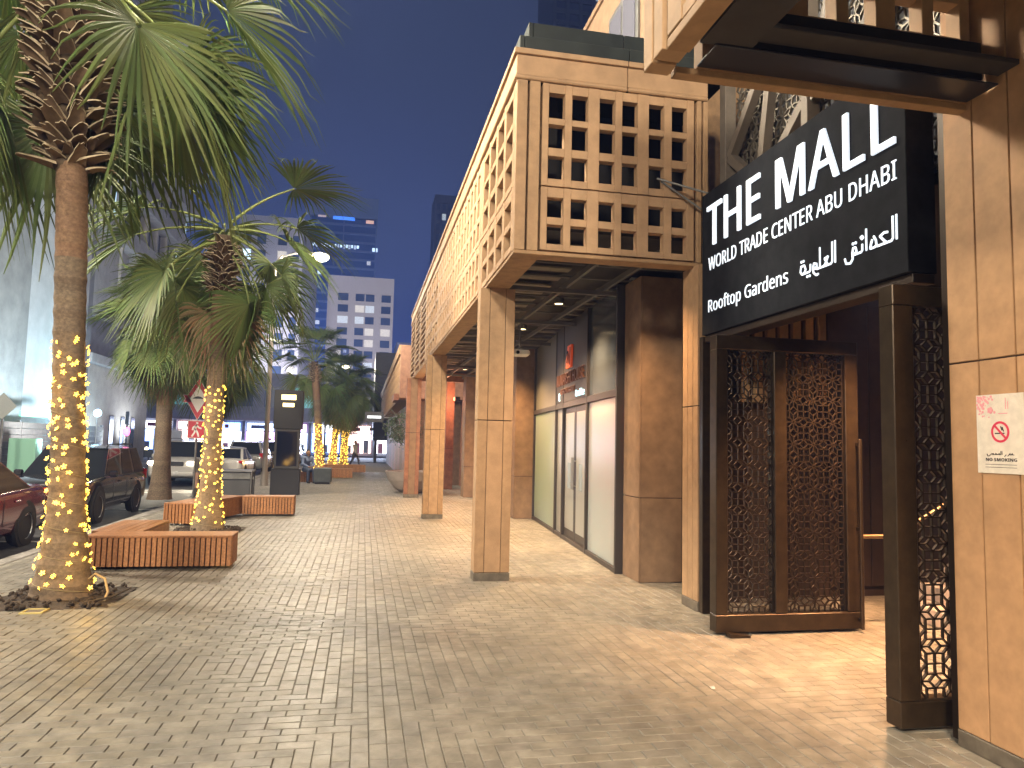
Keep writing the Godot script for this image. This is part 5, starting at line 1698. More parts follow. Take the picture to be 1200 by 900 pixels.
func boot_mesh(sd: int) -> ArrayMesh:
	# dry stub of an old leaf: curved, thick at the root, split at the tip
	var g := RandomNumberGenerator.new()
	g.seed = sd
	var b := MB.new()
	var L := g.randf_range(0.15, 0.26)
	var rows_t := []
	var rows_b := []
	var cur := g.randf_range(0.1, 0.5)
	for k in 5:
		var s := k / 4.0
		var x := L * s
		var y := L * s * 0.42 - cur * L * s * s * 0.7
		var w := lerpf(0.075, 0.042, s) * (1.0 + 0.15 * g.randf())
		var cup := 0.025 * (1.0 - s * 0.3)
		var rt := PackedVector3Array()
		var rb := PackedVector3Array()
		for j in 5:
			var f := j / 2.0 - 1.0
			var jag := g.randf_range(-0.045, 0.045) if k == 4 else 0.0
			rt.append(Vector3(x + jag, y - cup * f * f, w * f))
			rb.append(Vector3(x + jag, y - cup * f * f - 0.022 * (1.0 - s * 0.6), w * f * 0.96))
		rows_t.append(rt)
		rows_b.append(rb)
	var tone := g.randf_range(0.8, 1.2)
	b.col = Color(0.30, 0.205, 0.12) * tone
	b.grid(rows_t, false, Vector3(0, 1, 0))
	b.col = Color(0.19, 0.12, 0.065) * tone
	b.grid(rows_b, false, Vector3(0.3, -1, 0))
	b.col = Color(0.62, 0.50, 0.33) * tone
	for j in 4:
		b.quad(rows_t[4][j], rows_t[4][j + 1], rows_b[4][j + 1], rows_b[4][j], Vector3(1, 0.3, 0))
	for k in 4:
		for j in [0, 4]:
			b.quad(rows_t[k][j], rows_t[k + 1][j], rows_b[k + 1][j], rows_b[k][j], Vector3(0, 0, j - 2))
	return b.mesh()

var fronds := []
var dead_frond: ArrayMesh
var boots := []
const ELEV := [72.0, 48.0, 24.0, 0.0, -24.0, -48.0]

func trunk_r(y: float, rt: float, rb: float) -> float:
	return rt + (rb - rt) * exp(-y / 0.55)

func palm(label: String, base: Vector3, crown: Vector3, rt: float, rb: float, boot0: float, boot_r: float, n: int, sc: float, detail: int, sd: int, dead := 0, skip := -1.0, shift := 0.9) -> Node3D:
	var g := RandomNumberGenerator.new()
	g.seed = sd
	var t := thing("palm_tree", label, "palm tree", base, 0.0, "fan palms along the kerb")
	var C := crown - base
	var b := MB.new()
	var rows := []
	var H := C.y - 0.25
	var nr := 90 if detail == 2 else 40
	for j in nr + 1:
		var y := H * j / nr
		var row := PackedVector3Array()
		var ringk := 0.5 + 0.5 * sin(y * TAU / 0.115 + 0.8 * sin(y * 3.1))
		for i in 22:
			var a := TAU * i / 22
			var r := trunk_r(y, rt, rb) * (1.0 + 0.075 * pow(ringk, 2.0) + 0.03 * sin(a * 3 + y * 2.1) + g.randf_range(-0.012, 0.012))
			if y < 0.25:
				r *= 1.0 + 0.12 * (0.25 - y) * sin(a * 5.0)
			row.append(Vector3(C.x * pow(y / H, 1.3) + cos(a) * r, y, C.z * pow(y / H, 1.3) + sin(a) * r))
		rows.append(row)
	# bands of bark in two tones
	for j in nr:
		b.col = Color(0.30, 0.225, 0.15).lerp(Color(0.19, 0.135, 0.09), g.randf() * 0.7)
		if H * j / nr > boot0 - 1.1:
			b.col = b.col.lerp(Color(0.38, 0.21, 0.115), 0.6)
		b.grid([rows[j], rows[j + 1]], true, Vector3.ZERO, Vector3(C.x * pow(float(j) / nr, 1.3), rows[j][0].y, C.z * pow(float(j) / nr, 1.3)))
	obj("trunk", b, M.bark, t)
	# stubs of old leaves
	var nb: int = [60, 130, 260][detail]
	var merged := MB.new()
	for k in nb:
		var f := (k + 0.5) / nb
		var y := lerpf(boot0, C.y - 0.1, f)
		var a := k * 2.39996 + g.randf_range(-0.2, 0.2)
		var fl := 0.62 + 0.38 * smoothstep(0.0, 0.25, f) - 0.15 * smoothstep(0.75, 1.0, f)
		var off := Vector3(C.x * pow(y / H, 1.3), y, C.z * pow(y / H, 1.3))
		var bs := Basis(Vector3.UP, -a) * Basis(Vector3(0, 0, 1), g.randf_range(-0.35, 0.35)) * Basis(Vector3(1, 0, 0), g.randf_range(-0.25, 0.25))
		var tf := Transform3D(bs.scaled(Vector3.ONE * (boot_r / 0.5) * g.randf_range(0.7, 1.15)), off + Vector3(cos(a), 0, sin(a)) * (boot_r * fl * 0.5))
		if detail == 2:
			inst("leaf_base", boots[k % boots.size()], M.leafdry, t, tf)
		else:
			var st := SurfaceTool.new()
			var am: ArrayMesh = boots[k % boots.size()]
			var arr := am.surface_get_arrays(0)
			var vs: PackedVector3Array = arr[Mesh.ARRAY_VERTEX]
			var ns: PackedVector3Array = arr[Mesh.ARRAY_NORMAL]
			var cs: PackedColorArray = arr[Mesh.ARRAY_COLOR]
			for q in vs.size():
				merged.v.append(tf * vs[q])
				merged.n.append((tf.basis * ns[q]).normalized())
			merged.c.append_array(cs)
	if detail < 2:
		var o := obj("leaf_bases", merged, M.leafdry, t)
		o.set_meta("kind", "stuff")
	var core := MB.new()
	core.col = Color(0.10, 0.065, 0.035)
	core.tube([Vector3(C.x * pow(boot0 / H, 1.3), boot0 - 0.05, C.z * pow(boot0 / H, 1.3)), Vector3(C.x, boot0 + 0.4, C.z), Vector3(C.x, C.y, C.z)], [rt, boot_r * 0.5, boot_r * 0.42], 14)
	obj("fibre", core, M.leafdry, t)
	# crown
	for k in n:
		var f := (k + 0.5) / n
		var ei := clampf(pow(f, shift) * 6.0 + g.randf_range(-0.5, 0.5), 0.0, 5.99)
		var a := k * 2.39996 + g.randf_range(-0.25, 0.25)
		var s := sc * g.randf_range(0.88, 1.1)
		if skip > 0.0 and ei > 2.0 and Vector2(cos(a), sin(a)).dot(Vector2(-base.x, -base.z).normalized()) > skip:
			continue
		var tf := Transform3D((Basis(Vector3.UP, -a) * Basis(Vector3(1, 0, 0), g.randf_range(-0.22, 0.22))).scaled(Vector3.ONE * s), C + Vector3(0, 0.28 - 0.55 * f, 0))
		inst("frond", fronds[int(ei) * 2 + g.randi() % 2], M.leaf, t, tf)
	for k in dead:
		var a := g.randf() * TAU
		inst("dry_frond", dead_frond, M.leaf, t, Transform3D(Basis(Vector3.UP, a).scaled(Vector3.ONE * sc * 0.9), C + Vector3(0, -0.35, 0)))
	return t

func bulb_mesh() -> ArrayMesh:
	# small five-petalled blossom bulb, opening along +x
	var b := MB.new()
	b.sphere(Vector3(0.012, 0, 0), Vector3(0.011, 0.011, 0.011), 6, 4)
	for k in 5:
		var a := TAU * k / 5
		var d := Vector3(0, cos(a), sin(a))
		var s := Vector3(0, -sin(a), cos(a))
		var p := [Vector3(0.004, 0, 0) + d * 0.006, d * 0.02 + s * 0.0085 + Vector3(0.006, 0, 0), d * 0.035 + Vector3(0.012, 0, 0), d * 0.02 - s * 0.0085 + Vector3(0.006, 0, 0)]
		b.quad(p[0], p[1], p[2], p[3], Vector3(1, 0, 0))
		b.quad(p[0] - Vector3(0.003, 0, 0), p[1] - Vector3(0.003, 0, 0), p[2] - Vector3(0.003, 0, 0), p[3] - Vector3(0.003, 0, 0), Vector3(-1, 0, 0))
	return b.mesh()

func string_lights(label: String, base: Vector3, crown: Vector3, rt: float, rb: float, top: float, count: int, sd: int, split: bool, glow: float) -> void:
	var g := RandomNumberGenerator.new()
	g.seed = sd
	var t := thing("string_lights", label, "string lights", base, 0.0, "blossom light strings wound round palm trunks")
	var C := crown - base
	var H := C.y - 0.25
	var wire := MB.new()
	wire.col = Color(0.15, 0.13, 0.08)
	var pts := []
	var rad := []
	var turns := 9.0
	for k in 200:
		var f := k / 199.0
		var y := 0.06 + (top - 0.06) * f
		var a := TAU * turns * f
		var r := trunk_r(y, rt, rb) * 1.06 + 0.006
		pts.append(Vector3(C.x * pow(y / H, 1.3) + cos(a) * r, y, C.z * pow(y / H, 1.3) + sin(a) * r))
		rad.append(0.0025)
	wire.tube(pts, rad, 4)
	obj("wire", wire, mat(Color(0.3, 0.26, 0.14), 0.6), t)
	var far := MB.new()
	for k in count:
		var f := (k + 0.5) / count
		var y := 0.1 + (top - 0.1) * f + g.randf_range(-0.05, 0.05)
		var a := k * 2.39996 + g.randf_range(-0.5, 0.5)
		var r := trunk_r(y, rt, rb) * 1.06 + 0.012
		var bs := Basis(Vector3.UP, -a) * Basis(Vector3(1, 0, 0), g.randf() * 6.0) * Basis(Vector3(0, 0, 1), g.randf_range(-0.7, 0.7)) * Basis(Vector3(0, 1, 0), g.randf_range(-0.7, 0.7))
		var pos := Vector3(C.x * pow(y / H, 1.3) + cos(a) * r, y, C.z * pow(y / H, 1.3) + sin(a) * r)
		if split:
			inst("bulb", M.bulbmesh, M.bulb, t, Transform3D(bs.scaled(Vector3.ONE * g.randf_range(0.68, 1.0)), pos))
		else:
			far.sphere(pos, Vector3.ONE * 0.027, 6, 4)
	if not split:
		var o := obj("bulbs", far, M.bulb, t)
		o.set_meta("kind", "stuff")
	for q in [[0.35, 0.42, 0.5], [1.2, 0.1, 0.5], [1.5, 0.52, -0.1], [2.2, -0.3, 0.42], [0.7, -0.45, 0.3]]:
		omni("string_glow", Vector3(q[1], q[0], q[2]), Color(1.0, 0.76, 0.34), glow, 0.12, t)

func make_palms() -> void:
	M.bark = mat(Color(1, 1, 1), 0.9, {"vcol": true, "vary": 0.4, "scale": 1.2, "freq": 0.03, "bump": 0.5, "bfreq": 0.06})
	M.leafdry = mat(Color(1, 1, 1), 0.8, {"vcol": true, "vary": 0.3, "scale": 1.5})
	M.leaf = mat(Color(1, 1, 1), 0.6, {"vcol": true, "back": Color(0.2, 0.25, 0.05)})
	M.bulb = mat(Color(0.9, 0.7, 0.3), 0.5, {"emit": Color(1.0, 0.80, 0.30), "energy": 3.0})
	M.bulbmesh = bulb_mesh()
	for k in 6:
		for j in 2:
			fronds.append(frond_mesh(ELEV[k], 31 + k * 2 + j))
	dead_frond = frond_mesh(-62.0, 77, true)
	for k in 7:
		boots.append(boot_mesh(50 + k))
	var b1 := Vector3(-3.02, 0, -8.62)
	var c1 := Vector3(-3.36, 6.85, -8.62)
	var p := palm("nearest palm with a lit trunk, its thick leaf-base collar filling the top left corner", b1, c1, 0.148, 0.31, 4.62, 0.56, 46, 1.22, 2, 3, 0, 0.2, 0.8)
	# the bright fan reaching right towards the lamp, and two beside it
	for q in [[0.25, 2, 0.0], [-0.35, 4, -0.25], [0.75, 4, -0.1], [-0.15, 3, 0.25]]:
		inst("frond", fronds[q[1] * 2], M.leaf, p, Transform3D(Basis(Vector3.UP, -q[0]).scaled(Vector3.ONE * 1.32), c1 - b1 + Vector3(0, q[2], 0)))
	string_lights("warm blossom light string on the nearest palm trunk", b1, c1, 0.148, 0.31, 2.72, 230, 5, true, 0.15)
	var b2 := Vector3(-2.72, 0, -14.45)
	var c2 := Vector3(-2.72, 5.5, -14.45)
	palm("second palm with a lit trunk, its low skirt of fronds above the road signs", b2, c2, 0.15, 0.29, 4.4, 0.38, 30, 1.12, 1, 11, 2, 0.75, 0.5)
	string_lights("dense warm blossom light string on the second palm trunk", b2, c2, 0.15, 0.29, 2.66, 220, 6, true, 0.16)
	palm("unlit dark palm by the kerb between the black car and the second palm", Vector3(-5.36, 0, -21.7), Vector3(-5.4, 4.9, -21.7), 0.19, 0.32, 3.6, 0.34, 34, 0.95, 0, 17, 4)
	palm("unlit palm right behind the road signs", Vector3(-4.75, 0, -25.0), Vector3(-4.6, 4.3, -25.0), 0.17, 0.27, 3.4, 0.3, 28, 0.9, 0, 23, 2)
	palm("mid-distance palm above the grey planter, trunk partly lit", Vector3(-2.25, 0, -41.5), Vector3(-2.75, 6.0, -41.5), 0.19, 0.3, 4.9, 0.42, 34, 1.1, 0, 29, 0, 0.3, 1.25)
	palm("darker palm behind and right of the mid-distance palm", Vector3(-1.75, 0, -45.5), Vector3(-1.35, 5.1, -45.5), 0.19, 0.3, 4.3, 0.36, 40, 1.15, 0, 37, 6)
	palm("far palm rightmost of the lit cluster", Vector3(-1.2, 0, -50.0), Vector3(-1.0, 4.7, -50.0), 0.19, 0.3, 3.9, 0.36, 34, 1.1, 0, 41, 6)
	string_lights("golden light string on the mid-distance palm", Vector3(-2.25, 0, -41.5), Vector3(-2.75, 6.0, -41.5), 0.19, 0.3, 2.6, 170, 7, false, 0.6)
	string_lights("golden light string on the darker palm of the cluster", Vector3(-1.75, 0, -45.5), Vector3(-1.35, 5.1, -45.5), 0.19, 0.3, 2.4, 180, 8, false, 0.6)
	string_lights("golden light string on the rightmost palm of the cluster", Vector3(-1.2, 0, -50.0), Vector3(-1.0, 4.7, -50.0), 0.19, 0.3, 2.4, 180, 9, false, 0.6)

# ---------------------------------------------------------------- cars
func car(called: String, label: String, cat: String, at: Vector3, turn: float, suv: bool, paint: Material, lights_on := false, rear := false) -> Node3D:
	var t := thing(called, label, cat, at, turn)
	var L := 4.75 if suv else 4.55
	var hw := 0.94 if suv else 0.9
	var belt := 1.06 if suv else 0.92
	var roof := 1.70 if suv else 1.42
	var yb := 0.26 if suv else 0.2
	var R := 0.37 if suv else 0.325
	var st := []
	if suv:
		st = [[-2.38, 0.5, 0.86, 0.78], [-2.34, 0.36, 0.98, 0.88], [-2.2, 0.28, 1.06, 0.92], [-1.2, 0.26, 1.08, 0.94], [0.6, 0.26, 1.06, 0.94], [1.0, 0.26, 1.05, 0.93], [1.6, 0.27, 1.01, 0.92], [2.1, 0.3, 0.95, 0.88], [2.3, 0.34, 0.86, 0.82], [2.38, 0.42, 0.72, 0.74]]
	else:
		st = [[-2.28, 0.42, 0.78, 0.72], [-2.22, 0.3, 0.9, 0.84], [-2.0, 0.22, 0.97, 0.88], [-1.2, 0.2, 0.95, 0.9], [0.5, 0.2, 0.9, 0.9], [0.95, 0.2, 0.88, 0.9], [1.6, 0.2, 0.80, 0.88], [2.05, 0.22, 0.70, 0.82], [2.22, 0.27, 0.60, 0.74], [2.28, 0.34, 0.5, 0.64]]
	var rows := []
	for s in st:
		var w: float = s[3]
		var y0: float = s[1]
		var y1: float = s[2]
		var half := [[0.0, y0], [w * 0.86, y0], [w * 0.97, y0 + 0.08], [w, lerpf(y0, y1, 0.42)], [w * 0.995, lerpf(y0, y1, 0.72)], [w * 0.95, y1 - 0.05], [w * 0.88, y1 - 0.008], [w * 0.6, y1 + 0.012], [0.0, y1 + 0.02]]
		var row := PackedVector3Array()
		for k in half:
			row.append(Vector3(k[0], k[1], s[0]))
		for k in range(half.size() - 2, 0, -1):
			row.append(Vector3(-half[k][0], half[k][1], s[0]))
		rows.append(row)
	var b := MB.new()
	b.grid(rows, true, Vector3.ZERO, Vector3(0, 0.62, 0))
	for e in [0, st.size() - 1]:
		var c := Vector3(0, (st[e][1] + st[e][2]) * 0.5, st[e][0])
		for k in rows[e].size():
			b.tri(c, rows[e][k], rows[e][(k + 1) % rows[e].size()], Vector3(0, 0, 1 if e else -1))
	obj("body", b, paint, t)
	# cabin
	var zb := [-2.22, 1.05] if suv else [-1.75, 1.0]
	var zt := [-1.95, 0.28] if suv else [-0.75, 0.15]
	var wb := hw * 0.93
	var wt := hw * 0.74
	var P := []   # lower four, upper four
	for q in [[-wb, belt - 0.06, zb[0]], [wb, belt - 0.06, zb[0]], [wb, belt - 0.06, zb[1]], [-wb, belt - 0.06, zb[1]], [-wt, roof - 0.03, zt[0]], [wt, roof - 0.03, zt[0]], [wt, roof - 0.03, zt[1]], [-wt, roof - 0.03, zt[1]]]:
		P.append(Vector3(q[0], q[1], q[2]))
	b = MB.new()
	for q in [[0, 1, 5, 4], [1, 2, 6, 5], [2, 3, 7, 6], [3, 0, 4, 7], [4, 5, 6, 7]]:
		b.quad(P[q[0]], P[q[1]], P[q[2]], P[q[3]], (P[q[0]] + P[q[2]]) * 0.5 - Vector3(0, 1.2, -0.4))
	obj("cabin", b, paint, t)
	b = MB.new()
	var rr := []
	for k in 7:
		var f := k / 6.0
		var z := lerpf(zt[0] - 0.05, zt[1] + 0.06, f)
		var up := 0.045 * sin(PI * clampf(f, 0.06, 0.94))
		var row := PackedVector3Array()
		for j in 9:
			var x := lerpf(-1.0, 1.0, j / 8.0)
			row.append(Vector3(x * wt * 1.01, roof - 0.035 + up + 0.03 * (1.0 - x * x), z))
		rr.append(row)
	b.grid(rr, false, Vector3.UP)
	obj("roof", b, paint, t)
	var gl: Material = M.carglass
	var win := func(a: Vector3, c: Vector3, d: Vector3, e: Vector3, inset: float, called2: String) -> void:
		var m := (a + c + d + e) * 0.25
		var n := ((c - a).cross(e - a)).normalized()
		if n.dot(m - Vector3(0, belt, -0.3)) < 0.0:
			n = -n
		var wbm := MB.new()
		var q := []
		for k in [a, c, d, e]:
			q.append(k + (m - k) * inset + n * 0.006)
		wbm.quad(q[0], q[1], q[2], q[3], n)
		for k in 4:
			wbm.quad(q[k], q[(k + 1) % 4], q[(k + 1) % 4] - n * 0.01, q[k] - n * 0.01, q[k] - m)
		obj(called2, wbm, gl, t)
	win.call(P[2], P[3], P[7], P[6], 0.10, "windscreen")
	win.call(P[0], P[1], P[5], P[4], 0.14, "rear_window")
	var cuts := [0.0, 0.3, 0.62, 1.0] if suv else [0.0, 0.5, 1.0]
	for sd in [[1, 2, 5, 6], [0, 3, 4, 7]]:
		for k in cuts.size() - 1:
			var f0: float = cuts[k] + 0.02
			var f1: float = cuts[k + 1] - 0.02
			win.call(P[sd[0]].lerp(P[sd[1]], f0), P[sd[0]].lerp(P[sd[1]], f1), P[sd[2]].lerp(P[sd[3]], f1), P[sd[2]].lerp(P[sd[3]], f0), 0.09, "side_window")
	# wheels
	var zf := 1.45 if suv else 1.38
	var zr2 := -1.38 if suv else -1.32
	for s in [-1.0, 1.0]:
		for z in [zf, zr2]:
			b = MB.new()
			var tb := Basis(Vector3(0, 0, 1), -PI / 2 * s)
			b.lathe([Vector2(0.0, -0.04), Vector2(R * 1.2, -0.04), Vector2(R * 1.2, 0.006), Vector2(0.0, 0.006)], 22, Vector3(s * (hw - 0.012), R + 0.02, z), tb)
			obj("wheel_arch", b, M.blackmatte, t)
			var w := Node3D.new()
			w.name = "wheel" if not t.has_node("wheel") else "wheel_%03d" % [t.get_child_count()]
			w.position = Vector3(s * (hw - 0.09), R, z)
			t.add_child(w, true)
			b = MB.new()
			b.lathe([Vector2(R * 0.66, -0.11), Vector2(R * 0.96, -0.1), Vector2(R, -0.07), Vector2(R, 0.07), Vector2(R * 0.96, 0.1), Vector2(R * 0.66, 0.11), Vector2(R * 0.66, -0.11)], 26, Vector3(), tb)
			obj("tyre", b, M.blackmatte, w)
			b = MB.new()
			b.lathe([Vector2(0.0, 0.05), Vector2(R * 0.2, 0.06), Vector2(R * 0.22, 0.03), Vector2(R * 0.25, 0.02)], 16, Vector3(), tb)
			b.lathe([Vector2(R * 0.60, 0.06), Vector2(R * 0.655, 0.1), Vector2(R * 0.655, -0.09), Vector2(R * 0.6, -0.09)], 24, Vector3(), tb)
			for k in 6:
				var a := TAU * k / 6
				b.bar(tb * Vector3(cos(a) * R * 0.2, 0.05, sin(a) * R * 0.2), tb * Vector3(cos(a) * R * 0.62, 0.065, sin(a) * R * 0.62), R * 0.16, 0.03, Vector3(s, 0, 0))
			obj("rim", b, M.steel, w)
	# trim
	for s in [-1.0, 1.0]:
		b = MB.new()
		b.bevel(Vector3(s * (hw + 0.07), belt + 0.03, 0.82 if suv else 0.72), Vector3(0.2, 0.15, 0.1), 0.035)
		obj("mirror", b, paint, t)
		for z in [0.05, -0.95]:
			b = MB.new()
			b.bevel(Vector3(s * (hw * 0.985 + 0.012), belt - 0.17, z), Vector3(0.03, 0.03, 0.17), 0.01)
			obj("door_handle", b, paint, t)
		b = MB.new()
		b.span(Vector3(s * (hw + 0.001) - 0.003, yb + 0.2, 0.5), Vector3(s * (hw + 0.001) + 0.003, belt - 0.1, 0.512))
		b.span(Vector3(s * (hw + 0.001) - 0.003, yb + 0.2, -0.5), Vector3(s * (hw + 0.001) + 0.003, belt - 0.1, -0.488))
		obj("door_gap", b, M.black, t)
		b = MB.new()
		b.bevel(Vector3(s * hw * 0.72, belt - (0.2 if suv else 0.24), st[8][0] + 0.0), Vector3(0.36, 0.15, 0.16), 0.04)
		obj("headlight", b, M.headlamp_on if lights_on else M.headlamp, t)
		b = MB.new()
		b.bevel(Vector3(s * hw * 0.86, belt - 0.1, -L / 2 + 0.1), Vector3(0.2, 0.3 if suv else 0.14, 0.14), 0.03)
		obj("tail_light", b, M.taillamp, t)
		if lights_on:
			spot("headlight_beam", Vector3(s * hw * 0.72, belt - 0.2, st[8][0] + 0.16), Vector3(0, -0.12, 1), Color(1, 0.93, 0.8), 9.0, 28, 0.6, 0.06, t)
		if suv:
			b = MB.new()
			b.tube([Vector3(s * wt * 0.9, roof, zt[0] + 0.1), Vector3(s * wt * 0.9, roof + 0.07, zt[0] + 0.25), Vector3(s * wt * 0.9, roof + 0.07, zt[1] - 0.25), Vector3(s * wt * 0.9, roof, zt[1] - 0.1)], [0.018, 0.018, 0.018, 0.018], 6)
			obj("roof_rail", b, M.black, t)
	b = MB.new()
	b.bevel(Vector3(0, belt - 0.22, st[8][0] + 0.045), Vector3(0.8, 0.16, 0.1), 0.02)
	obj("grille", b, M.black, t)
	b = MB.new()
	b.bevel(Vector3(0, yb + 0.2, st[9][0] + 0.02), Vector3(hw * 1.6, 0.16, 0.12), 0.04)
	obj("bumper", b, paint, t)
	for z in [st[9][0] + 0.085, -L / 2 - 0.035]:
		b = MB.new()
		b.bevel(Vector3(0, yb + 0.26, z), Vector3(0.48, 0.11, 0.012), 0.003)
		obj("number_plate", b, M.paint_white, t)
	return t

func make_cars() -> void:
	M.carglass = mat(Color(0.012, 0.014, 0.016), 0.06)
	M.headlamp = mat(Color(0.5, 0.5, 0.5), 0.1, {"metal": 0.5})
	M.headlamp_on = mat(Color(0.9, 0.9, 0.85), 0.3, {"emit": Color(1, 0.94, 0.82), "energy": 9.0})
	M.taillamp = mat(Color(0.35, 0.01, 0.01), 0.15)
	var y := -0.128
	car("red_car", "dark red saloon parked at the kerb, at the left edge", "car", Vector3(-6.25, y, -12.2), 0.0, false, mat(Color(0.15, 0.012, 0.016), 0.22, {"coat": 1.0, "metal": 0.2}))
	car("black_suv", "black off-road car with roof rails parked behind the red saloon", "car", Vector3(-6.2, y, -18.2), 0.0, true, mat(Color(0.010, 0.010, 0.012), 0.2, {"coat": 1.0})).scale = Vector3.ONE * 0.92
	var wp := mat(Color(0.36, 0.35, 0.33), 0.3, {"coat": 0.6})
	car("white_suv", "white off-road car facing the viewer with glaring headlights", "car", Vector3(-6.85, y, -31.5), 0.0, true, wp, true)
	car("white_car", "white saloon parked by the kerb, half behind the second palm", "car", Vector3(-5.85, y, -35.2), PI, false, wp)
	car("silver_car", "silver estate parked in front of the dark van", "car", Vector3(-5.75, y, -41.0), PI, true, mat(Color(0.30, 0.29, 0.27), 0.25, {"metal": 0.6, "coat": 0.6}))
	car("dark_suv", "dark blue-grey off-road car beside the lamp pole foot", "car", Vector3(-5.2, y, -48.5), PI, true, mat(Color(0.03, 0.033, 0.04), 0.25, {"coat": 1.0}))
	car("far_dark_car", "dark car farthest along the kerb, behind the totem", "car", Vector3(-5.2, y, -55.0), PI, true, mat(Color(0.02, 0.02, 0.024), 0.25, {"coat": 1.0}))
	car("grey_far_car", "grey saloon in the second lane behind the white saloon", "car", Vector3(-9.0, y, -43.0), 0.0, false, mat(Color(0.2, 0.2, 0.21), 0.3, {"coat": 0.6}))

# ---------------------------------------------------------------- people
func net(bones: Array, cell: float, k := 0.035) -> MB:
	# surface nets over a smooth union of tapered capsules: [a, b, ra, rb]
	var lo := Vector3(1e9, 1e9, 1e9)
	var hi := -lo
	for q in bones:
		var m := maxf(q[2], q[3]) + 0.06
		for p in [q[0], q[1]]:
			lo = lo.min(p - Vector3.ONE * m)
			hi = hi.max(p + Vector3.ONE * m)
	var n := Vector3i(((hi - lo) / cell).ceil()) + Vector3i.ONE
	var f := PackedFloat32Array()
	f.resize(n.x * n.y * n.z)
	f.fill(1.0)
	for q in bones:
		var a: Vector3 = q[0]
		var d: Vector3 = q[1] - a
		var dd := maxf(d.length_squared(), 1e-9)
		var m: float = maxf(q[2], q[3]) + 0.08
		var b0 := Vector3i(((q[0].min(q[1]) - Vector3.ONE * m - lo) / cell).floor()).clamp(Vector3i.ZERO, n - Vector3i.ONE)
		var b1 := Vector3i(((q[0].max(q[1]) + Vector3.ONE * m - lo) / cell).ceil()).clamp(Vector3i.ZERO, n - Vector3i.ONE)
		for z in range(b0.z, b1.z + 1):
			for y in range(b0.y, b1.y + 1):
				for x in range(b0.x, b1.x + 1):
					var p := lo + Vector3(x, y, z) * cell
					var t := clampf((p - a).dot(d) / dd, 0.0, 1.0)
					var v := (p - a - d * t).length() - lerpf(q[2], q[3], t)
					var i := x + n.x * (y + n.y * z)
					var h := maxf(k - absf(f[i] - v), 0.0) / k
					f[i] = minf(f[i], v) - h * h * k * 0.25
	var idx := {}
	var vs := []
	var ns := []
	var g := func(x: int, y: int, z: int) -> float: return f[x + n.x * (y + n.y * z)]
	for z in n.z - 1:
		for y in n.y - 1:
			for x in n.x - 1:
				var s := Vector3()
				var c := 0
				for e in [[0, 0, 0, 1, 0, 0], [0, 1, 0, 1, 1, 0], [0, 0, 1, 1, 0, 1], [0, 1, 1, 1, 1, 1], [0, 0, 0, 0, 1, 0], [1, 0, 0, 1, 1, 0], [0, 0, 1, 0, 1, 1], [1, 0, 1, 1, 1, 1], [0, 0, 0, 0, 0, 1], [1, 0, 0, 1, 0, 1], [0, 1, 0, 0, 1, 1], [1, 1, 0, 1, 1, 1]]:
					var v0: float = g.call(x + e[0], y + e[1], z + e[2])
					var v1: float = g.call(x + e[3], y + e[4], z + e[5])
					if (v0 < 0) != (v1 < 0):
						var t := v0 / (v0 - v1)
						s += Vector3(e[0], e[1], e[2]).lerp(Vector3(e[3], e[4], e[5]), t)
						c += 1
				if c:
					idx[Vector3i(x, y, z)] = vs.size()
					vs.append(lo + (Vector3(x, y, z) + s / c) * cell)
					var gr := Vector3(g.call(x + 1, y, z) - g.call(x, y, z), g.call(x, y + 1, z) - g.call(x, y, z), g.call(x, y, z + 1) - g.call(x, y, z))
					ns.append(gr.normalized())
	var b := MB.new()
	for z in range(1, n.z - 1):
		for y in range(1, n.y - 1):
			for x in range(1, n.x - 1):
				var v0: float = g.call(x, y, z)
				for ax in 3:
					var o := Vector3i(); o[ax] = 1
					var v1: float = g.call(x + o.x, y + o.y, z + o.z)
					if (v0 < 0) != (v1 < 0):
						var u := Vector3i(); u[(ax + 1) % 3] = 1
						var w := Vector3i(); w[(ax + 2) % 3] = 1
						var c0 := Vector3i(x, y, z)
						var q := [idx.get(c0, -1), idx.get(c0 - u, -1), idx.get(c0 - u - w, -1), idx.get(c0 - w, -1)]
						if q.has(-1):
							continue
						b.tri_n(vs[q[0]], vs[q[1]], vs[q[2]], ns[q[0]], ns[q[1]], ns[q[2]])
						b.tri_n(vs[q[0]], vs[q[2]], vs[q[3]], ns[q[0]], ns[q[2]], ns[q[3]])
	return b

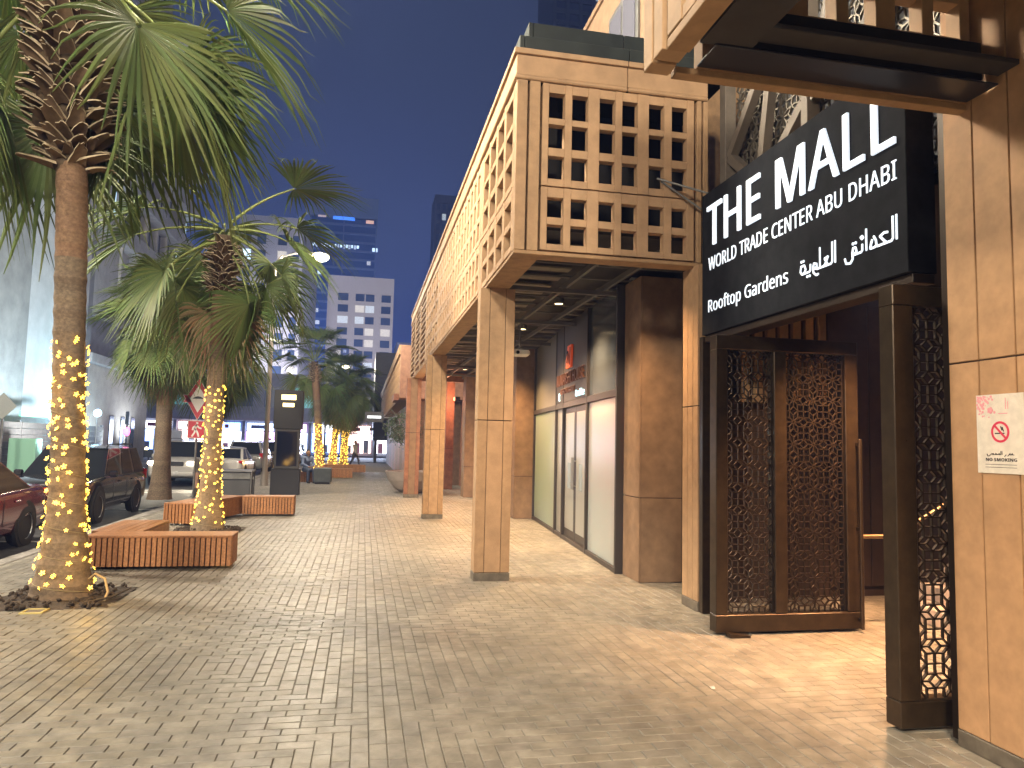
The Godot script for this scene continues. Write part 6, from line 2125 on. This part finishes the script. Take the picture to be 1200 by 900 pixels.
func person(label: String, at: Vector3, turn: float, pose: Dictionary, shirt: Color, trousers: Color, hair: Color) -> void:
	var t := thing("person", label, "person", at, turn)
	var J := pose
	var grow := func(l: Array, e: float) -> Array:
		var o := []
		for q in l:
			o.append([q[0], q[1], q[2] + e, q[3] + e])
		return o
	var torso := [[J.hip, J.waist, 0.125, 0.115], [J.waist, J.chest, 0.115, 0.13], [J.chest, J.neck, 0.11, 0.055], [J.sl, J.sr, 0.065, 0.065], [J.chest, J.sl, 0.08, 0.06], [J.chest, J.sr, 0.08, 0.06]]
	var arms := [[J.sl, J.el, 0.05, 0.04], [J.el, J.wl, 0.04, 0.028], [J.sr, J.er, 0.05, 0.04], [J.er, J.wr, 0.04, 0.028]]
	var legs := [[J.hip + Vector3(-0.085, -0.02, 0), J.kl, 0.085, 0.055], [J.kl, J.al, 0.055, 0.036], [J.hip + Vector3(0.085, -0.02, 0), J.kr, 0.085, 0.055], [J.kr, J.ar, 0.055, 0.036]]
	var head := [[J.neck - Vector3(0, 0.02, 0), J.head - Vector3(0, 0.06, -0.01), 0.052, 0.05], [J.head, J.head + Vector3(0, 0.03, -0.015), 0.085, 0.09], [J.head + Vector3(0, -0.06, 0.035), J.head + Vector3(0, -0.085, 0.05), 0.05, 0.035], [J.head + Vector3(0, -0.01, 0.085), J.head + Vector3(0, -0.035, 0.105), 0.012, 0.014], [J.head + Vector3(0.088, -0.02, 0), J.head + Vector3(0.092, 0.01, -0.01), 0.014, 0.016], [J.head + Vector3(-0.088, -0.02, 0), J.head + Vector3(-0.092, 0.01, -0.01), 0.014, 0.016]]
	var hands := []
	for s in [["wl", "el", -1.0], ["wr", "er", 1.0]]:
		var w: Vector3 = J[s[0]]
		var d: Vector3 = (w - J[s[1]]).normalized()
		var side := d.cross(Vector3(1, 0, 0))
		if side.length() < 0.2:
			side = d.cross(Vector3(0, 0, 1))
		side = side.normalized()
		hands.append([w, w + d * 0.07, 0.028, 0.03])
		for k in 4:
			var r := w + d * 0.085 + side * (k - 1.5) * 0.017
			var m := r + d * (0.04 - 0.004 * absf(k - 1.3)) + Vector3(0, -0.006, 0)
			hands.append([r, m, 0.0095, 0.009])
			hands.append([m, m + d * 0.025 + Vector3(0, -0.012, 0.004), 0.009, 0.0075])
		hands.append([w + d * 0.03 + side * -0.02, w + d * 0.07 - side * 0.05, 0.012, 0.009])
	var feet := [[J.al, J.al + Vector3(0, -0.05, 0.0), 0.038, 0.04], [J.al + Vector3(0, -0.055, -0.03), J.al + Vector3(0, -0.06, 0.15), 0.038, 0.032], [J.ar, J.ar + Vector3(0, -0.05, 0.0), 0.038, 0.04], [J.ar + Vector3(0, -0.055, -0.03), J.ar + Vector3(0, -0.06, 0.15), 0.038, 0.032]]
	var body := net(torso + arms + legs, 0.026)
	var hd := net(head, 0.011, 0.02)
	var hn := net(hands, 0.008, 0.01)
	for q in [hd, hn]:
		body.v.append_array(q.v); body.n.append_array(q.n); body.c.append_array(q.c)
	obj("body", body, M.skin, t)
	obj("shirt", net(grow.call(torso + arms, 0.014), 0.024), mat(shirt, 0.85), t)
	obj("trousers", net(grow.call(legs, 0.016) + [[J.hip, J.waist, 0.14, 0.128]], 0.024), mat(trousers, 0.85), t)
	obj("shoes", net(feet, 0.016, 0.02), M.black, t)
	var eyes := MB.new()
	for s in [-1.0, 1.0]:
		eyes.sphere(J.head + Vector3(s * 0.034, 0.0, 0.078), Vector3(0.013, 0.009, 0.008), 8, 5)
	eyes.bevel(J.head + Vector3(0, -0.062, 0.088), Vector3(0.044, 0.007, 0.008), 0.003)
	obj("features", eyes, mat(Color(0.05, 0.02, 0.02), 0.5), t)
	obj("hair", net([[J.head + Vector3(0, 0.045, -0.03), J.head + Vector3(0, 0.06, -0.02), 0.088, 0.082], [J.head + Vector3(0, -0.01, -0.055), J.head + Vector3(0, 0.03, -0.04), 0.07, 0.08]], 0.014, 0.02), mat(hair, 0.7), t)

func make_people() -> void:
	M.skin = mat(Color(0.34, 0.2, 0.13), 0.6)
	var V := func(x: float, y: float, z: float) -> Vector3: return Vector3(x, y, z)
	var walk := {"hip": V.call(0, 0.93, 0), "waist": V.call(0, 1.08, 0.01), "chest": V.call(0, 1.28, 0.02), "neck": V.call(0, 1.46, 0.02), "head": V.call(0, 1.60, 0.03),
		"sl": V.call(-0.17, 1.40, 0.01), "sr": V.call(0.17, 1.40, 0.01), "el": V.call(-0.22, 1.12, 0.10), "er": V.call(0.22, 1.12, -0.10), "wl": V.call(-0.2, 0.92, 0.26), "wr": V.call(0.22, 0.88, -0.12),
		"kl": V.call(-0.09, 0.52, -0.10), "kr": V.call(0.09, 0.52, 0.22), "al": V.call(-0.09, 0.13, -0.36), "ar": V.call(0.09, 0.098, 0.30)}
	person("person in a pale shirt and dark trousers walking far along the pavement", Vector3(-0.45, 0, -48.4), 0.9, walk, Color(0.42, 0.42, 0.45), Color(0.06, 0.06, 0.08), Color(0.015, 0.012, 0.01))
	var sit := {"hip": V.call(0, 0.53, 0), "waist": V.call(0, 0.68, 0.0), "chest": V.call(0, 0.88, 0.04), "neck": V.call(0, 1.06, 0.08), "head": V.call(0, 1.19, 0.12),
		"sl": V.call(-0.18, 0.99, 0.06), "sr": V.call(0.18, 0.99, 0.06), "el": V.call(-0.24, 0.74, 0.16), "er": V.call(0.24, 0.74, 0.16), "wl": V.call(-0.1, 0.66, 0.36), "wr": V.call(0.1, 0.66, 0.36),
		"kl": V.call(-0.11, 0.52, 0.44), "kr": V.call(0.12, 0.52, 0.44), "al": V.call(-0.11, 0.098, 0.42), "ar": V.call(0.12, 0.098, 0.46)}
	person("person in blue-grey clothes seated on the far bench, bent forward", Vector3(-2.15, 0, -30.36), 0.5, sit, Color(0.16, 0.21, 0.32), Color(0.09, 0.11, 0.17), Color(0.015, 0.012, 0.01))
